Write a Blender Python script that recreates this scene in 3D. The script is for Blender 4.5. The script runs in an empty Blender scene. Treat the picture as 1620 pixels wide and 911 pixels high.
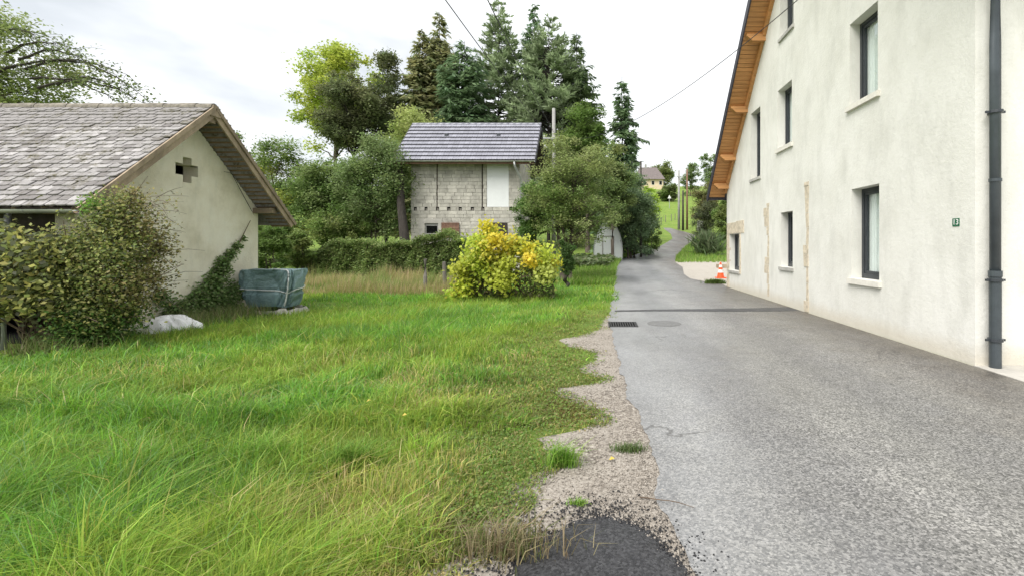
import bpy, math, random
import numpy as np
from mathutils import Vector, Matrix, Euler
random.seed(7)
RNG = np.random.default_rng(11)
R = math.radians
scene = bpy.context.scene
col = scene.collection

# ---------------------------------------------------------------- camera
F, CX, CY, EYE = 720.0, 945.0, 388.0, 1.6      # focal and principal point of the photograph, in its pixels; eye height
cam_d = bpy.data.cameras.new('camera')
cam = bpy.data.objects.new('camera', cam_d); col.objects.link(cam)
cam.location = (0, 0, EYE); cam.rotation_euler = (R(90), 0, 0)
cam_d.sensor_width = 36; cam_d.lens = F / 1620 * 36
cam_d.shift_x = (810 - CX) / 1620; cam_d.shift_y = -(455.5 - CY) / 1620
cam_d.clip_start = 0.05; cam_d.clip_end = 5000
scene.camera = cam

# ---------------------------------------------------------------- sky, sun, exposure
SUN_EL, SUN_AZ = R(52), R(218)                 # azimuth clockwise from +Y: behind and to the left of the camera
world = bpy.data.worlds.new('World'); scene.world = world; world.use_nodes = True
nt = world.node_tree; nt.nodes.clear()
wo = nt.nodes.new('ShaderNodeOutputWorld'); bg = nt.nodes.new('ShaderNodeBackground')
sky = nt.nodes.new('ShaderNodeTexSky'); sky.sky_type = 'NISHITA'; sky.sun_disc = False
sky.sun_elevation = SUN_EL; sky.sun_rotation = SUN_AZ
tc = nt.nodes.new('ShaderNodeTexCoord'); mp = nt.nodes.new('ShaderNodeMapping'); mp.inputs['Scale'].default_value = (1, 1, 2.6)
nz = nt.nodes.new('ShaderNodeTexNoise'); nz.inputs['Scale'].default_value = 2.2; nz.inputs['Detail'].default_value = 5; nz.inputs['Roughness'].default_value = .5
rp = nt.nodes.new('ShaderNodeValToRGB')
rp.color_ramp.elements[0].position = .36; rp.color_ramp.elements[0].color = (.56, .59, .62, 1)
rp.color_ramp.elements[1].position = .62; rp.color_ramp.elements[1].color = (1.0, 1.0, 1.0, 1)
sc_ = nt.nodes.new('ShaderNodeMix'); sc_.data_type = 'RGBA'; sc_.blend_type = 'MULTIPLY'; sc_.inputs[0].default_value = 1
sc_.inputs[7].default_value = (4.4, 4.4, 4.4, 1)
mx = nt.nodes.new('ShaderNodeMix'); mx.data_type = 'RGBA'; mx.inputs[0].default_value = .96
nt.links.new(tc.outputs['Generated'], mp.inputs[0]); nt.links.new(mp.outputs[0], nz.inputs['Vector'])
nt.links.new(nz.outputs['Fac'], rp.inputs[0]); nt.links.new(rp.outputs[0], sc_.inputs[6])
nt.links.new(sky.outputs[0], mx.inputs[6]); nt.links.new(sc_.outputs[2], mx.inputs[7])
nt.links.new(mx.outputs[2], bg.inputs[0]); bg.inputs[1].default_value = .1
nt.links.new(bg.outputs[0], wo.inputs[0])
sun_d = bpy.data.lights.new('sun', 'SUN'); sun_d.energy = 1.5; sun_d.angle = R(45); sun_d.color = (1, .97, .92)
sun = bpy.data.objects.new('sun', sun_d); col.objects.link(sun)
sdir = Vector((math.sin(SUN_AZ) * math.cos(SUN_EL), math.cos(SUN_AZ) * math.cos(SUN_EL), math.sin(SUN_EL)))
sun.rotation_euler = sdir.to_track_quat('Z', 'Y').to_euler(); sun.location = (-6, -6, 14)
vs = scene.view_settings
vs.view_transform = 'Standard'; vs.look = 'None'; vs.gamma = 1; vs.exposure = 1.72
scene.cycles.max_bounces = 6; scene.cycles.transparent_max_bounces = 12

# ---------------------------------------------------------------- terrain and pixel helpers
PROF = [(-400, 0), (20, 0), (28, .3), (38, .95), (50, 1.8), (60, 2.7), (72, 4.2), (90, 7.6), (110, 12), (160, 21), (220, 30), (400, 45), (900, 70), (3000, 120)]
PY = np.arange(-60, 400, 1.0)
_p = np.interp(PY, [a for a, b in PROF], [b for a, b in PROF])
_k = np.ones(9) / 9
_p = np.convolve(np.pad(_p, 4, mode='edge'), _k, mode='valid'); _p[PY < 17] = 0
PYF = np.concatenate([PY, [450, 520, 620, 760, 900, 1300, 1900, 3000]])
PZF = np.concatenate([_p, np.interp([450, 520, 620, 760, 900, 1300, 1900, 3000], [a for a, b in PROF], [b for a, b in PROF])])
def H(Y): return float(np.interp(Y, PYF, PZF))
def Hn(Y): return np.interp(Y, PYF, PZF)
def P(x, y, Y): return Vector(((x - CX) / F * Y, Y, EYE - (y - CY) / F * Y))
def PX(x, Y): return (x - CX) / F * Y
def PZ(y, Y): return EYE - (y - CY) / F * Y
def G(x, y):                                     # where the line of sight meets the ground
    t = (CY - y) / F
    Y = 1.0
    while Y < 900:
        if EYE + t * Y <= H(Y): return Vector(((x - CX) / F * Y, Y, H(Y)))
        Y += .02 if Y < 40 else .1
    return Vector(((x - CX) / F * Y, Y, H(Y)))

# ---------------------------------------------------------------- materials
MATS = {}
def nmat(name):
    m = bpy.data.materials.new(name); m.use_nodes = True
    n = m.node_tree; b = n.nodes['Principled BSDF']
    MATS[name] = m
    return m, n, b
def _pos(n, mode='pos'):
    if mode == 'obj':
        t = n.nodes.new('ShaderNodeTexCoord'); return t.outputs['Object']
    g = n.nodes.new('ShaderNodeNewGeometry'); return g.outputs['Position']
def _noise(n, vec, scale, detail=4, rough=.55, stretch=None):
    if stretch:
        m = n.nodes.new('ShaderNodeMapping'); m.inputs['Scale'].default_value = stretch
        n.links.new(vec, m.inputs[0]); vec = m.outputs[0]
    t = n.nodes.new('ShaderNodeTexNoise'); t.inputs['Scale'].default_value = scale
    t.inputs['Detail'].default_value = detail; t.inputs['Roughness'].default_value = rough
    n.links.new(vec, t.inputs['Vector']); return t.outputs['Fac']
def _ramp(n, fac, stops):
    r = n.nodes.new('ShaderNodeValToRGB'); e = r.color_ramp.elements
    while len(e) < len(stops): e.new(.5)
    for i, (p, c) in enumerate(stops):
        e[i].position = p; e[i].color = (*c, 1) if len(c) == 3 else c
    n.links.new(fac, r.inputs[0]); return r.outputs[0]
def _mix(n, fac, a, b, mode='MIX'):
    m = n.nodes.new('ShaderNodeMix'); m.data_type = 'RGBA'; m.blend_type = mode
    if isinstance(fac, (int, float)): m.inputs[0].default_value = fac
    else: n.links.new(fac, m.inputs[0])
    for s, v in ((6, a), (7, b)):
        if isinstance(v, tuple): m.inputs[s].default_value = (*v, 1)
        else: n.links.new(v, m.inputs[s])
    return m.outputs[2]
def _bump(n, b, h, strength=.3, dist=.01):
    u = n.nodes.new('ShaderNodeBump'); u.inputs['Strength'].default_value = strength; u.inputs['Distance'].default_value = dist
    n.links.new(h, u.inputs['Height']); n.links.new(u.outputs[0], b.inputs['Normal'])
G3 = lambda v: (v, v, v)
def simple(name, c, rough=.6, var=.25, scale=6, metal=0, bump=.15, bscale=40, spec=.4, stretch=None, rand=0):
    m, n, b = nmat(name)
    p = _pos(n)
    f = _noise(n, p, scale, 5, .6, stretch)
    lo = tuple(x * (1 - var) for x in c); hi = tuple(min(1, x * (1 + var)) for x in c)
    cc = _ramp(n, f, [(.3, lo), (.7, hi)])
    if rand:
        oi = n.nodes.new('ShaderNodeObjectInfo')
        rr = _ramp(n, oi.outputs['Random'], [(0, G3(1 - rand)), (1, G3(1))])
        cc = _mix(n, 1.0, cc, rr, 'MULTIPLY')
    n.links.new(cc, b.inputs['Base Color'])
    b.inputs['Roughness'].default_value = rough; b.inputs['Metallic'].default_value = metal
    b.inputs['Specular IOR Level'].default_value = spec
    if bump: _bump(n, b, _noise(n, p, bscale, 3, .6, stretch), bump, .01)
    return m
def leafmat(name, rough=.55, trans=.35):
    m, n, b = nmat(name)
    a = n.nodes.new('ShaderNodeAttribute'); a.attribute_name = 'tint'
    n.links.new(a.outputs['Color'], b.inputs['Base Color'])
    b.inputs['Roughness'].default_value = rough; b.inputs['Specular IOR Level'].default_value = .35
    t = n.nodes.new('ShaderNodeBsdfTranslucent'); n.links.new(a.outputs['Color'], t.inputs['Color'])
    s = n.nodes.new('ShaderNodeMixShader'); s.inputs[0].default_value = trans
    n.links.new(b.outputs[0], s.inputs[1]); n.links.new(t.outputs[0], s.inputs[2])
    n.links.new(s.outputs[0], n.nodes['Material Output'].inputs['Surface'])
    return m
leafmat('leaf', .55, .48); leafmat('grass_blade', .5, .42)

# asphalt
def asphalt(name, lo, hi, big, wet):
    m, n, b = nmat(name)
    p = _pos(n)
    v = n.nodes.new('ShaderNodeTexVoronoi'); v.inputs['Scale'].default_value = 85; n.links.new(p, v.inputs['Vector'])
    sx = n.nodes.new('ShaderNodeSeparateColor'); n.links.new(v.outputs['Color'], sx.inputs[0])
    c = _ramp(n, sx.outputs[0], [(0, lo), (.62, tuple((a + b_) / 2 for a, b_ in zip(lo, hi))), (1, hi)])
    v2 = n.nodes.new('ShaderNodeTexVoronoi'); v2.inputs['Scale'].default_value = 31; n.links.new(p, v2.inputs['Vector'])
    s2 = n.nodes.new('ShaderNodeSeparateColor'); n.links.new(v2.outputs['Color'], s2.inputs[0])
    c = _mix(n, 1.0, c, _ramp(n, s2.outputs[1], [(0, G3(.92)), (1, G3(1.06))]), 'MULTIPLY')
    f1 = _noise(n, p, .55, 4, .6, (1, .45, 1)); f2 = _noise(n, p, 3.1, 5, .65)
    c = _mix(n, 1.0, c, _ramp(n, f1, [(.3, G3(big)), (.65, G3(1.08))]), 'MULTIPLY')
    c = _mix(n, 1.0, c, _ramp(n, f2, [(.3, (.87, .87, .88)), (.7, (1.06, 1.06, 1.04))]), 'MULTIPLY')
    if name == 'asphalt':                         # older lane surface, paler and smoother than forecourt, with wet sky sheen painted in
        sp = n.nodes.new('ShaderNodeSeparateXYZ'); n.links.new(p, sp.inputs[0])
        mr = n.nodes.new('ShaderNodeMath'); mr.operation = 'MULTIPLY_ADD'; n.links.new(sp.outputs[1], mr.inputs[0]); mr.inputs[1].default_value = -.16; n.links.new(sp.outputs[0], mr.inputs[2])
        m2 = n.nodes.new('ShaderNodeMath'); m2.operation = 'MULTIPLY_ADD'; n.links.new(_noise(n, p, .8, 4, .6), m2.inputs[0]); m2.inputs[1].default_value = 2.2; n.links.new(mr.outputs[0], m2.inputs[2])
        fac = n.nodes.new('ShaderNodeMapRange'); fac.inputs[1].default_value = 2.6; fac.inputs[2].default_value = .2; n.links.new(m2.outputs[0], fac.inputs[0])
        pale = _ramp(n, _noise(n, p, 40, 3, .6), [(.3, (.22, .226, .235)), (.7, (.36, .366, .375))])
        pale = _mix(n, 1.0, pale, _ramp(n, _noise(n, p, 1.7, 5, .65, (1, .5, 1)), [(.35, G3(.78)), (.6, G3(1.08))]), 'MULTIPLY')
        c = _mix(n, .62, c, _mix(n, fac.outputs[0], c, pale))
        m3 = n.nodes.new('ShaderNodeMath'); m3.operation = 'MULTIPLY_ADD'; n.links.new(_noise(n, p, 1.4, 5, .65), m3.inputs[0]); m3.inputs[1].default_value = 2.4; n.links.new(sp.outputs[0], m3.inputs[2])
        c = _mix(n, 1.0, c, _ramp(n, m3.outputs[0], [(0, G3(1)), (1, G3(1))]), 'MULTIPLY')
        dr = n.nodes.new('ShaderNodeMapRange'); dr.inputs[1].default_value = 4.3; dr.inputs[2].default_value = 6.2; n.links.new(m3.outputs[0], dr.inputs[0])
        c = _mix(n, dr.outputs[0], c, _mix(n, 1.0, c, (.60, .55, .49), 'MULTIPLY'))
        tk_ = n.nodes.new('ShaderNodeTexWave'); tk_.wave_type = 'BANDS'; tk_.bands_direction = 'X'; tk_.inputs['Scale'].default_value = .21; tk_.inputs['Distortion'].default_value = 1.6; tk_.inputs['Detail'].default_value = 3; tk_.inputs['Detail Scale'].default_value = .8
        n.links.new(p, tk_.inputs['Vector'])
        c = _mix(n, 1.0, c, _ramp(n, tk_.outputs['Fac'], [(.2, (.90, .90, .905)), (.8, (1.05, 1.05, 1.04))]), 'MULTIPLY')
        ck = n.nodes.new('ShaderNodeTexVoronoi'); ck.feature = 'DISTANCE_TO_EDGE'; ck.inputs['Scale'].default_value = .42
        wv_ = n.nodes.new('ShaderNodeVectorMath'); wv_.operation = 'MULTIPLY_ADD'; nn = n.nodes.new('ShaderNodeTexNoise'); nn.inputs['Scale'].default_value = 2.2; nn.inputs['Detail'].default_value = 5; n.links.new(p, nn.inputs['Vector'])
        n.links.new(nn.outputs['Color'], wv_.inputs[0]); wv_.inputs[1].default_value = (.8, .8, .8); n.links.new(p, wv_.inputs[2]); n.links.new(wv_.outputs[0], ck.inputs['Vector'])
        crk = _mix(n, 1.0, _ramp(n, ck.outputs['Distance'], [(.002, G3(1)), (.007, G3(0))]), _ramp(n, _noise(n, p, .35, 2), [(.50, G3(0)), (.6, G3(.7))]), 'MULTIPLY')
        c = _mix(n, crk, c, (.045, .043, .04))
    n.links.new(c, b.inputs['Base Color'])
    rr = _ramp(n, f1, [(.35, G3(wet)), (.65, G3(.6))]); n.links.new(rr, b.inputs['Roughness'])
    b.inputs['Specular IOR Level'].default_value = .5
    _bump(n, b, v.outputs['Distance'], .3, .005)
    return m
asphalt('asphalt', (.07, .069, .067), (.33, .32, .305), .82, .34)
asphalt('asphalt_fresh', (.012, .012, .014), (.06, .06, .064), .85, .5)
asphalt('asphalt_strip', (.024, .024, .026), (.08, .08, .083), .85, .45)
def gravel(name, lo, mid, hi):
    m, n, b = nmat(name)
    p = _pos(n)
    v = n.nodes.new('ShaderNodeTexVoronoi'); v.inputs['Scale'].default_value = 48; n.links.new(p, v.inputs['Vector'])
    sx = n.nodes.new('ShaderNodeSeparateColor'); n.links.new(v.outputs['Color'], sx.inputs[0])
    c = _ramp(n, sx.outputs[0], [(0, lo), (.5, mid), (1, hi)])
    f = _noise(n, p, 2.4, 5, .6)
    c2 = _ramp(n, _noise(n, p, 70, 3, .6), [(.3, tuple(x * .8 for x in mid)), (.7, hi)])
    c = _mix(n, _ramp(n, f, [(.42, G3(0)), (.58, G3(1))]), c, c2)
    n.links.new(c, b.inputs['Base Color']); b.inputs['Roughness'].default_value = .9
    _bump(n, b, v.outputs['Distance'], .6, .01)
gravel('gravel', (.08, .066, .054), (.235, .205, .17), (.38, .345, .30))
gravel('gravel_pale', (.24, .215, .18), (.38, .345, .295), (.48, .445, .39))
# ground under the grass, and the far meadow
m, n, b = nmat('soil')
p = _pos(n)
c = _ramp(n, _noise(n, p, .9, 6, .65), [(.3, (.11, .19, .035)), (.5, (.16, .25, .045)), (.72, (.24, .28, .075))])
c = _mix(n, _ramp(n, _noise(n, p, 26, 4, .7), [(.45, G3(0)), (.75, G3(.75))]), c, (.15, .14, .06))
n.links.new(c, b.inputs['Base Color']); b.inputs['Roughness'].default_value = .95; b.inputs['Specular IOR Level'].default_value = .1
_bump(n, b, _noise(n, p, 30, 5, .7), .9, .05)
# white render of the big house
m, n, b = nmat('white_render')
p = _pos(n)
c = _ramp(n, _noise(n, p, 1.1, 6, .6), [(.3, (.64, .63, .575)), (.55, (.71, .70, .65)), (.75, (.745, .735, .69))])
c = _mix(n, _ramp(n, _noise(n, p, 2.2, 6, .7, (1, 1, .35)), [(.47, G3(0)), (.72, G3(.6))]), c, (.52, .515, .47))
sp = n.nodes.new('ShaderNodeSeparateXYZ'); n.links.new(p, sp.inputs[0])
ad = n.nodes.new('ShaderNodeMath'); ad.operation = 'MULTIPLY_ADD'; n.links.new(_noise(n, p, 3.5, 5, .65), ad.inputs[0]); ad.inputs[1].default_value = -.22; n.links.new(sp.outputs[2], ad.inputs[2])
c = _mix(n, _ramp(n, ad.outputs[0], [(.0, G3(.5)), (.22, G3(0))]), c, (.54, .475, .36))   # splash stains at the foot of the wall
n.links.new(c, b.inputs['Base Color']); b.inputs['Roughness'].default_value = .92; b.inputs['Specular IOR Level'].default_value = .15
_bump(n, b, _noise(n, p, 14, 8, .72), .42, .02)
# barn render, patchy and stained
m, n, b = nmat('barn_render')
p = _pos(n)
c = _ramp(n, _noise(n, p, 1.6, 6, .65), [(.3, (.60, .55, .43)), (.5, (.74, .69, .57)), (.72, (.80, .77, .67))])
c = _mix(n, _ramp(n, _noise(n, p, 4.5, 6, .7, (1, 1, .3)), [(.5, G3(0)), (.72, G3(.45))]), c, (.52, .50, .42))
n.links.new(c, b.inputs['Base Color']); b.inputs['Roughness'].default_value = .95; b.inputs['Specular IOR Level'].default_value = .1
_bump(n, b, _noise(n, p, 22, 6, .7), .5, .02)
# old plain tiles with moss
m, n, b = nmat('old_tile')
p = _pos(n)
oi = n.nodes.new('ShaderNodeObjectInfo')
c = _ramp(n, oi.outputs['Random'], [(0, (.16, .145, .14)), (.35, (.25, .235, .23)), (.7, (.32, .305, .30)), (1, (.39, .37, .365))])
c = _mix(n, 1.0, c, _ramp(n, _noise(n, p, 16, 5, .7), [(.3, G3(.66)), (.7, G3(1.12))]), 'MULTIPLY')
mo = _ramp(n, _noise(n, p, 3.3, 6, .72), [(.50, G3(0)), (.62, G3(.9))])
mo2 = _mix(n, 1.0, mo, _ramp(n, _noise(n, p, 19, 4, .7), [(.42, G3(0)), (.55, G3(1))]), 'MULTIPLY')
c = _mix(n, mo2, c, _ramp(n, _noise(n, p, 30, 3, .6), [(.3, (.05, .045, .025)), (.7, (.12, .105, .05))]))
n.links.new(c, b.inputs['Base Color']); b.inputs['Roughness'].default_value = .82
_bump(n, b, _noise(n, p, 45, 5, .7), .6, .01)
simple('moss_dark', (.07, .058, .032), .95, .5, 14, bump=.6, bscale=70, spec=.1)
simple('moss', (.085, .09, .025), .95, .5, 14, bump=.9, bscale=70, spec=.1)
simple('ridge_tile', (.19, .17, .14), .9, .5, 9, bump=.7, bscale=40)
simple('new_tile', (.30, .30, .345), .40, .16, 8, bump=.1, spec=.5, rand=.22)
simple('block', (.50, .475, .42), .95, .26, 2.6, bump=.8, bscale=60, spec=.1, rand=.25)
simple('mortar', (.36, .34, .30), .95, .3, 5, bump=.6, spec=.1)
simple('concrete', (.42, .40, .36), .9, .18, 3, bump=.3)
simple('concrete_grey', (.30, .295, .28), .9, .2, 4, bump=.3)
simple('white_panel', (.72, .73, .73), .5, .05, 2, bump=0)
simple('weathered_wood', (.30, .235, .165), .85, .4, 3.5, bump=.4, bscale=30, stretch=(1, 1, .25), rand=.3)
simple('brown_wood', (.29, .19, .125), .8, .35, 5, bump=.4, stretch=(1, 1, .3), rand=.3)
simple('red_wood', (.20, .11, .075), .8, .35, 7, bump=.4, rand=.25)
simple('dark_wood', (.055, .043, .034), .85, .4, 6, bump=.4, rand=.3)
simple('grey_wood', (.17, .155, .135), .9, .35, 6, bump=.5, stretch=(1, 1, .2))
simple('new_wood', (.58, .285, .105), .55, .22, 5, bump=.15, bscale=60, stretch=(.3, 3, 3), rand=.16)
simple('dark_roof', (.045, .042, .055), .5, .2, 6, bump=.1)
simple('anthracite', (.035, .04, .046), .4, .15, 6, bump=0, spec=.5)
simple('pipe_grey', (.06, .072, .08), .38, .2, 4, bump=0, spec=.5, metal=.2)
simple('zinc', (.40, .41, .40), .45, .25, 5, bump=.05, metal=.6)
simple('pale_stone', (.68, .655, .59), .85, .12, 6, bump=.2)
simple('grey_stone', (.40, .39, .36), .85, .2, 7, bump=.3)
simple('beige_stone', (.56, .49, .38), .92, .28, 9, bump=.7, bscale=40)
simple('curtain', (.80, .81, .79), .9, .06, 4, bump=0)
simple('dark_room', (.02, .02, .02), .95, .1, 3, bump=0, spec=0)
simple('bark', (.095, .078, .06), .95, .4, 9, bump=.9, bscale=30, stretch=(1, 1, .25))
simple('bark_dark', (.045, .038, .032), .95, .4, 9, bump=.9, bscale=30, stretch=(1, 1, .25))
simple('twig', (.12, .085, .06), .9, .35, 9, bump=.2)
simple('cast_iron', (.05, .05, .05), .55, .35, 14, bump=.3, metal=.4)
simple('iron_cover', (.15, .15, .148), .6, .25, 20, bump=.5)
simple('cone_orange', (.78, .10, .025), .5, .1, 6, bump=0)
simple('reflective_white', (.72, .72, .70), .4, .05, 6, bump=0)
simple('sign_green', (.02, .12, .06), .35, .05, 6, bump=0)
simple('green_plastic', (.02, .11, .07), .5, .2, 6, bump=0)
simple('white_sack', (.80, .80, .80), .7, .16, 9, bump=.8, bscale=14)
simple('cord_white', (.62, .64, .64), .7, .15, 9, bump=0)
simple('wire', (.03, .03, .03), .6, .1, 3, bump=0)
simple('red_roof', (.15, .125, .12), .8, .2, 2, bump=.2)
simple('house_cream', (.62, .50, .36), .9, .1, 1, bump=0)
simple('pebble', (.27, .24, .205), .9, .65, 55, bump=.3)
simple('tar_crumb', (.02, .02, .022), .7, .4, 30, bump=.3)
simple('straw', (.36, .29, .16), .9, .3, 9, bump=0)
simple('yellow_leaf', (.42, .32, .05), .6, .2, 30, bump=0)
m, n, b = nmat('glass'); n.nodes.remove(b)
gl = n.nodes.new('ShaderNodeBsdfGlossy'); gl.inputs['Roughness'].default_value = .03; gl.inputs['Color'].default_value = (.9, .95, .95, 1)
tr = n.nodes.new('ShaderNodeBsdfTransparent'); tr.inputs['Color'].default_value = (.88, .93, .92, 1)
ms = n.nodes.new('ShaderNodeMixShader'); lw = n.nodes.new('ShaderNodeLayerWeight'); lw.inputs[0].default_value = .3
fm = n.nodes.new('ShaderNodeMath'); fm.operation = 'MULTIPLY_ADD'; fm.inputs[1].default_value = .55; fm.inputs[2].default_value = .04; n.links.new(lw.outputs['Facing'], fm.inputs[0]); n.links.new(fm.outputs[0], ms.inputs[0]); n.links.new(tr.outputs[0], ms.inputs[1]); n.links.new(gl.outputs[0], ms.inputs[2])
n.links.new(ms.outputs[0], n.nodes['Material Output'].inputs['Surface'])
m, n, b = nmat('tarpaulin')
p = _pos(n)
n.links.new(_ramp(n, _noise(n, p, 5, 5, .6), [(.3, (.14, .23, .24)), (.6, (.21, .31, .32)), (.8, (.32, .42, .43))]), b.inputs['Base Color'])
b.inputs['Roughness'].default_value = .33; b.inputs['Specular IOR Level'].default_value = .6
_bump(n, b, _noise(n, p, 11, 6, .7, (1, 1, 1.6)), .9, .04)
m, n, b = nmat('poly_film')
b.inputs['Base Color'].default_value = (.66, .69, .67, 1); b.inputs['Roughness'].default_value = .4; b.inputs['Alpha'].default_value = .8

# ---------------------------------------------------------------- mesh helpers
def origin(o):
    v = Vector((0, 0, 0))
    while o is not None: v += o.location; o = o.parent
    return v
def link(o, parent=None):
    col.objects.link(o)
    if parent is not None: o.parent = parent
    return o
def tag(o, label=None, cat=None, group=None, kind=None):
    if label: o['label'] = label
    if cat: o['category'] = cat
    if group: o['group'] = group
    if kind: o['kind'] = kind
    return o
def thing(name, label, cat, loc=(0, 0, 0), group=None):
    o = bpy.data.objects.new(name, None); col.objects.link(o); o.location = loc; o.empty_display_size = .2
    return tag(o, label, cat, group)
class MB:
    def __init__(s): s.v = []; s.f = []
    def face(s, pts):
        i = len(s.v); s.v += [tuple(p) for p in pts]; s.f.append(tuple(range(i, i + len(pts))))
    def box(s, x0, x1, y0, y1, z0, z1, j=0):
        i = len(s.v)
        q = [(x, y, z) for z in (z0, z1) for y in (y0, y1) for x in (x0, x1)]
        if j: q = [tuple(c + random.uniform(-j, j) for c in p) for p in q]
        s.v += q
        s.f += [tuple(i + k for k in t) for t in ((0, 2, 3, 1), (4, 5, 7, 6), (0, 1, 5, 4), (2, 6, 7, 3), (0, 4, 6, 2), (1, 3, 7, 5))]
        return s
    def prism(s, poly, mapf, d0, d1):            # poly in (a,b), extruded along d
        i = len(s.v); k = len(poly)
        s.v += [tuple(mapf(a, b, d0)) for a, b in poly] + [tuple(mapf(a, b, d1)) for a, b in poly]
        s.f.append(tuple(range(i, i + k))); s.f.append(tuple(range(i + 2 * k - 1, i + k - 1, -1)))
        for q in range(k):
            r = (q + 1) % k; s.f.append((i + q, i + k + q, i + k + r, i + r))
        return s
    def tube(s, pts, rad, n=6, cap=True):
        pts = [Vector(p) for p in pts]
        if not hasattr(rad, '__len__'): rad = [rad] * len(pts)
        i = len(s.v); m = len(pts)
        up = Vector((0, 0, 1))
        for k, p in enumerate(pts):
            d = (pts[min(k + 1, m - 1)] - pts[max(k - 1, 0)])
            if d.length < 1e-9: d = Vector((0, 0, 1))
            d.normalize()
            a = d.cross(up)
            if a.length < 1e-3: a = d.cross(Vector((1, 0, 0)))
            a.normalize(); b = d.cross(a)
            for q in range(n):
                t = 2 * math.pi * q / n
                s.v.append(tuple(p + (a * math.cos(t) + b * math.sin(t)) * rad[k]))
        for k in range(m - 1):
            for q in range(n):
                r = (q + 1) % n
                s.f.append((i + k * n + q, i + k * n + r, i + (k + 1) * n + r, i + (k + 1) * n + q))
        if cap:
            s.f.append(tuple(i + q for q in range(n))); s.f.append(tuple(i + (m - 1) * n + q for q in range(n - 1, -1, -1)))
        return s
    def grid(s, fn, nu, nv, closed=False):
        i = len(s.v)
        for a in range(nu):
            for b in range(nv): s.v.append(tuple(fn(a / (nu if closed else nu - 1), b / (nv - 1))))
        for a in range(nu if closed else nu - 1):
            a2 = (a + 1) % nu
            for b in range(nv - 1):
                s.f.append((i + a * nv + b, i + a2 * nv + b, i + a2 * nv + b + 1, i + a * nv + b + 1))
        return s
    def mesh(s, name, mat, off=Vector((0, 0, 0)), smooth=False):
        me = bpy.data.meshes.new(name)
        me.from_pydata([(x - off[0], y - off[1], z - off[2]) for x, y, z in s.v], [], s.f); me.update()
        me.materials.append(MATS[mat])
        if smooth: me.polygons.foreach_set('use_smooth', [True] * len(me.polygons))
        return me
    def build(s, name, mat, parent=None, smooth=False, label=None, cat=None, group=None, kind=None, recalc=True):
        me = s.mesh(name, mat, origin(parent), smooth)
        if recalc:
            import bmesh
            bm = bmesh.new(); bm.from_mesh(me); bmesh.ops.recalc_face_normals(bm, faces=bm.faces); bm.to_mesh(me); bm.free()
        o = link(bpy.data.objects.new(name, me), parent)
        return tag(o, label, cat, group, kind)
def one(name, mb, mat, label, cat, base, group=None, smooth=False):   # a thing that is one mesh, with its origin at its base
    me = mb.mesh(name, mat, Vector(base), smooth)
    o = link(bpy.data.objects.new(name, me)); o.location = base
    return tag(o, label, cat, group)
def inst(name, me, parent, loc, rot=(0, 0, 0), scale=None):
    o = link(bpy.data.objects.new(name, me), parent)
    o.location = Vector(loc) - origin(parent); o.rotation_euler = rot
    if scale: o.scale = scale
    return o
def fast_mesh(name, V, Fc, mat, tint=None, smooth=False):    # numpy: V (n,3); Fc (m,k) same-size faces
    me = bpy.data.meshes.new(name)
    k = Fc.shape[1]; m = Fc.shape[0]
    me.vertices.add(len(V)); me.vertices.foreach_set('co', np.ascontiguousarray(V, dtype=np.float32).ravel())
    me.loops.add(m * k); me.loops.foreach_set('vertex_index', np.ascontiguousarray(Fc, dtype=np.int32).ravel())
    me.polygons.add(m); me.polygons.foreach_set('loop_start', np.arange(0, m * k, k, dtype=np.int32))
    if smooth: me.polygons.foreach_set('use_smooth', np.ones(m, dtype=bool))
    if tint is not None:
        a = me.attributes.new('tint', 'FLOAT_COLOR', 'POINT')
        a.data.foreach_set('color', np.concatenate([tint, np.ones((len(tint), 1))], 1).astype(np.float32).ravel())
    me.update(calc_edges=True); me.materials.append(MATS[mat])
    return me
def wall_holes(mb, mapf, u0, u1, z0, topf, holes, t, breaks=()):
    """a wall of thickness t with rectangular openings (ua,ub,za,zb); mapf(u,z,depth)"""
    us = sorted(set([u0, u1] + [h[0] for h in holes] + [h[1] for h in holes] + list(breaks)))
    cols = []
    for a, b in zip(us[:-1], us[1:]):
        mid = (a + b) / 2
        hs = sorted([(h[2], h[3]) for h in holes if h[0] < mid < h[1]])
        z = [z0]; sol = []
        cur = z0
        for za, zb in hs:
            if za > cur: sol.append((cur, za))
            cur = zb
        sol.append((cur, None)); cols.append((a, b, sol, hs))
    for a, b, sol, hs in cols:
        for lo, hi in sol:
            ta, tb = (topf(a), topf(b)) if hi is None else (hi, hi)
            for d in (0, t): mb.face([mapf(a, lo, d), mapf(b, lo, d), mapf(b, tb, d), mapf(a, ta, d)])
            if hi is None: mb.face([mapf(a, ta, 0), mapf(b, tb, 0), mapf(b, tb, t), mapf(a, ta, t)])
        for za, zb in hs:
            for z in (za, zb): mb.face([mapf(a, z, 0), mapf(b, z, 0), mapf(b, z, t), mapf(a, z, t)])
    zs = sorted(set([h[2] for h in holes] + [h[3] for h in holes]))
    for i in range(len(cols) - 1):
        u = cols[i][1]
        for a, b in zip(zs[:-1], zs[1:]):
            mid = (a + b) / 2
            o1 = any(h[0] < mid < h[1] for h in cols[i][3]); o2 = any(h[0] < mid < h[1] for h in cols[i + 1][3])
            if o1 != o2: mb.face([mapf(u, a, 0), mapf(u, b, 0), mapf(u, b, t), mapf(u, a, t)])
    for u in (u0, u1): mb.face([mapf(u, z0, 0), mapf(u, topf(u), 0), mapf(u, topf(u), t), mapf(u, z0, t)])
def fnoise(x, y, scale, seed):                   # smooth noise 0..1 from a few sines
    r = np.random.default_rng(seed); s = 0
    for k in range(7):
        a = r.uniform(0, 2 * math.pi); fq = scale * r.uniform(.5, 1.9); s = s + np.sin((x * math.cos(a) + y * math.sin(a)) * fq + r.uniform(0, 6.28))
    return np.clip(.5 + s / 7.5, 0, 1)

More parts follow.
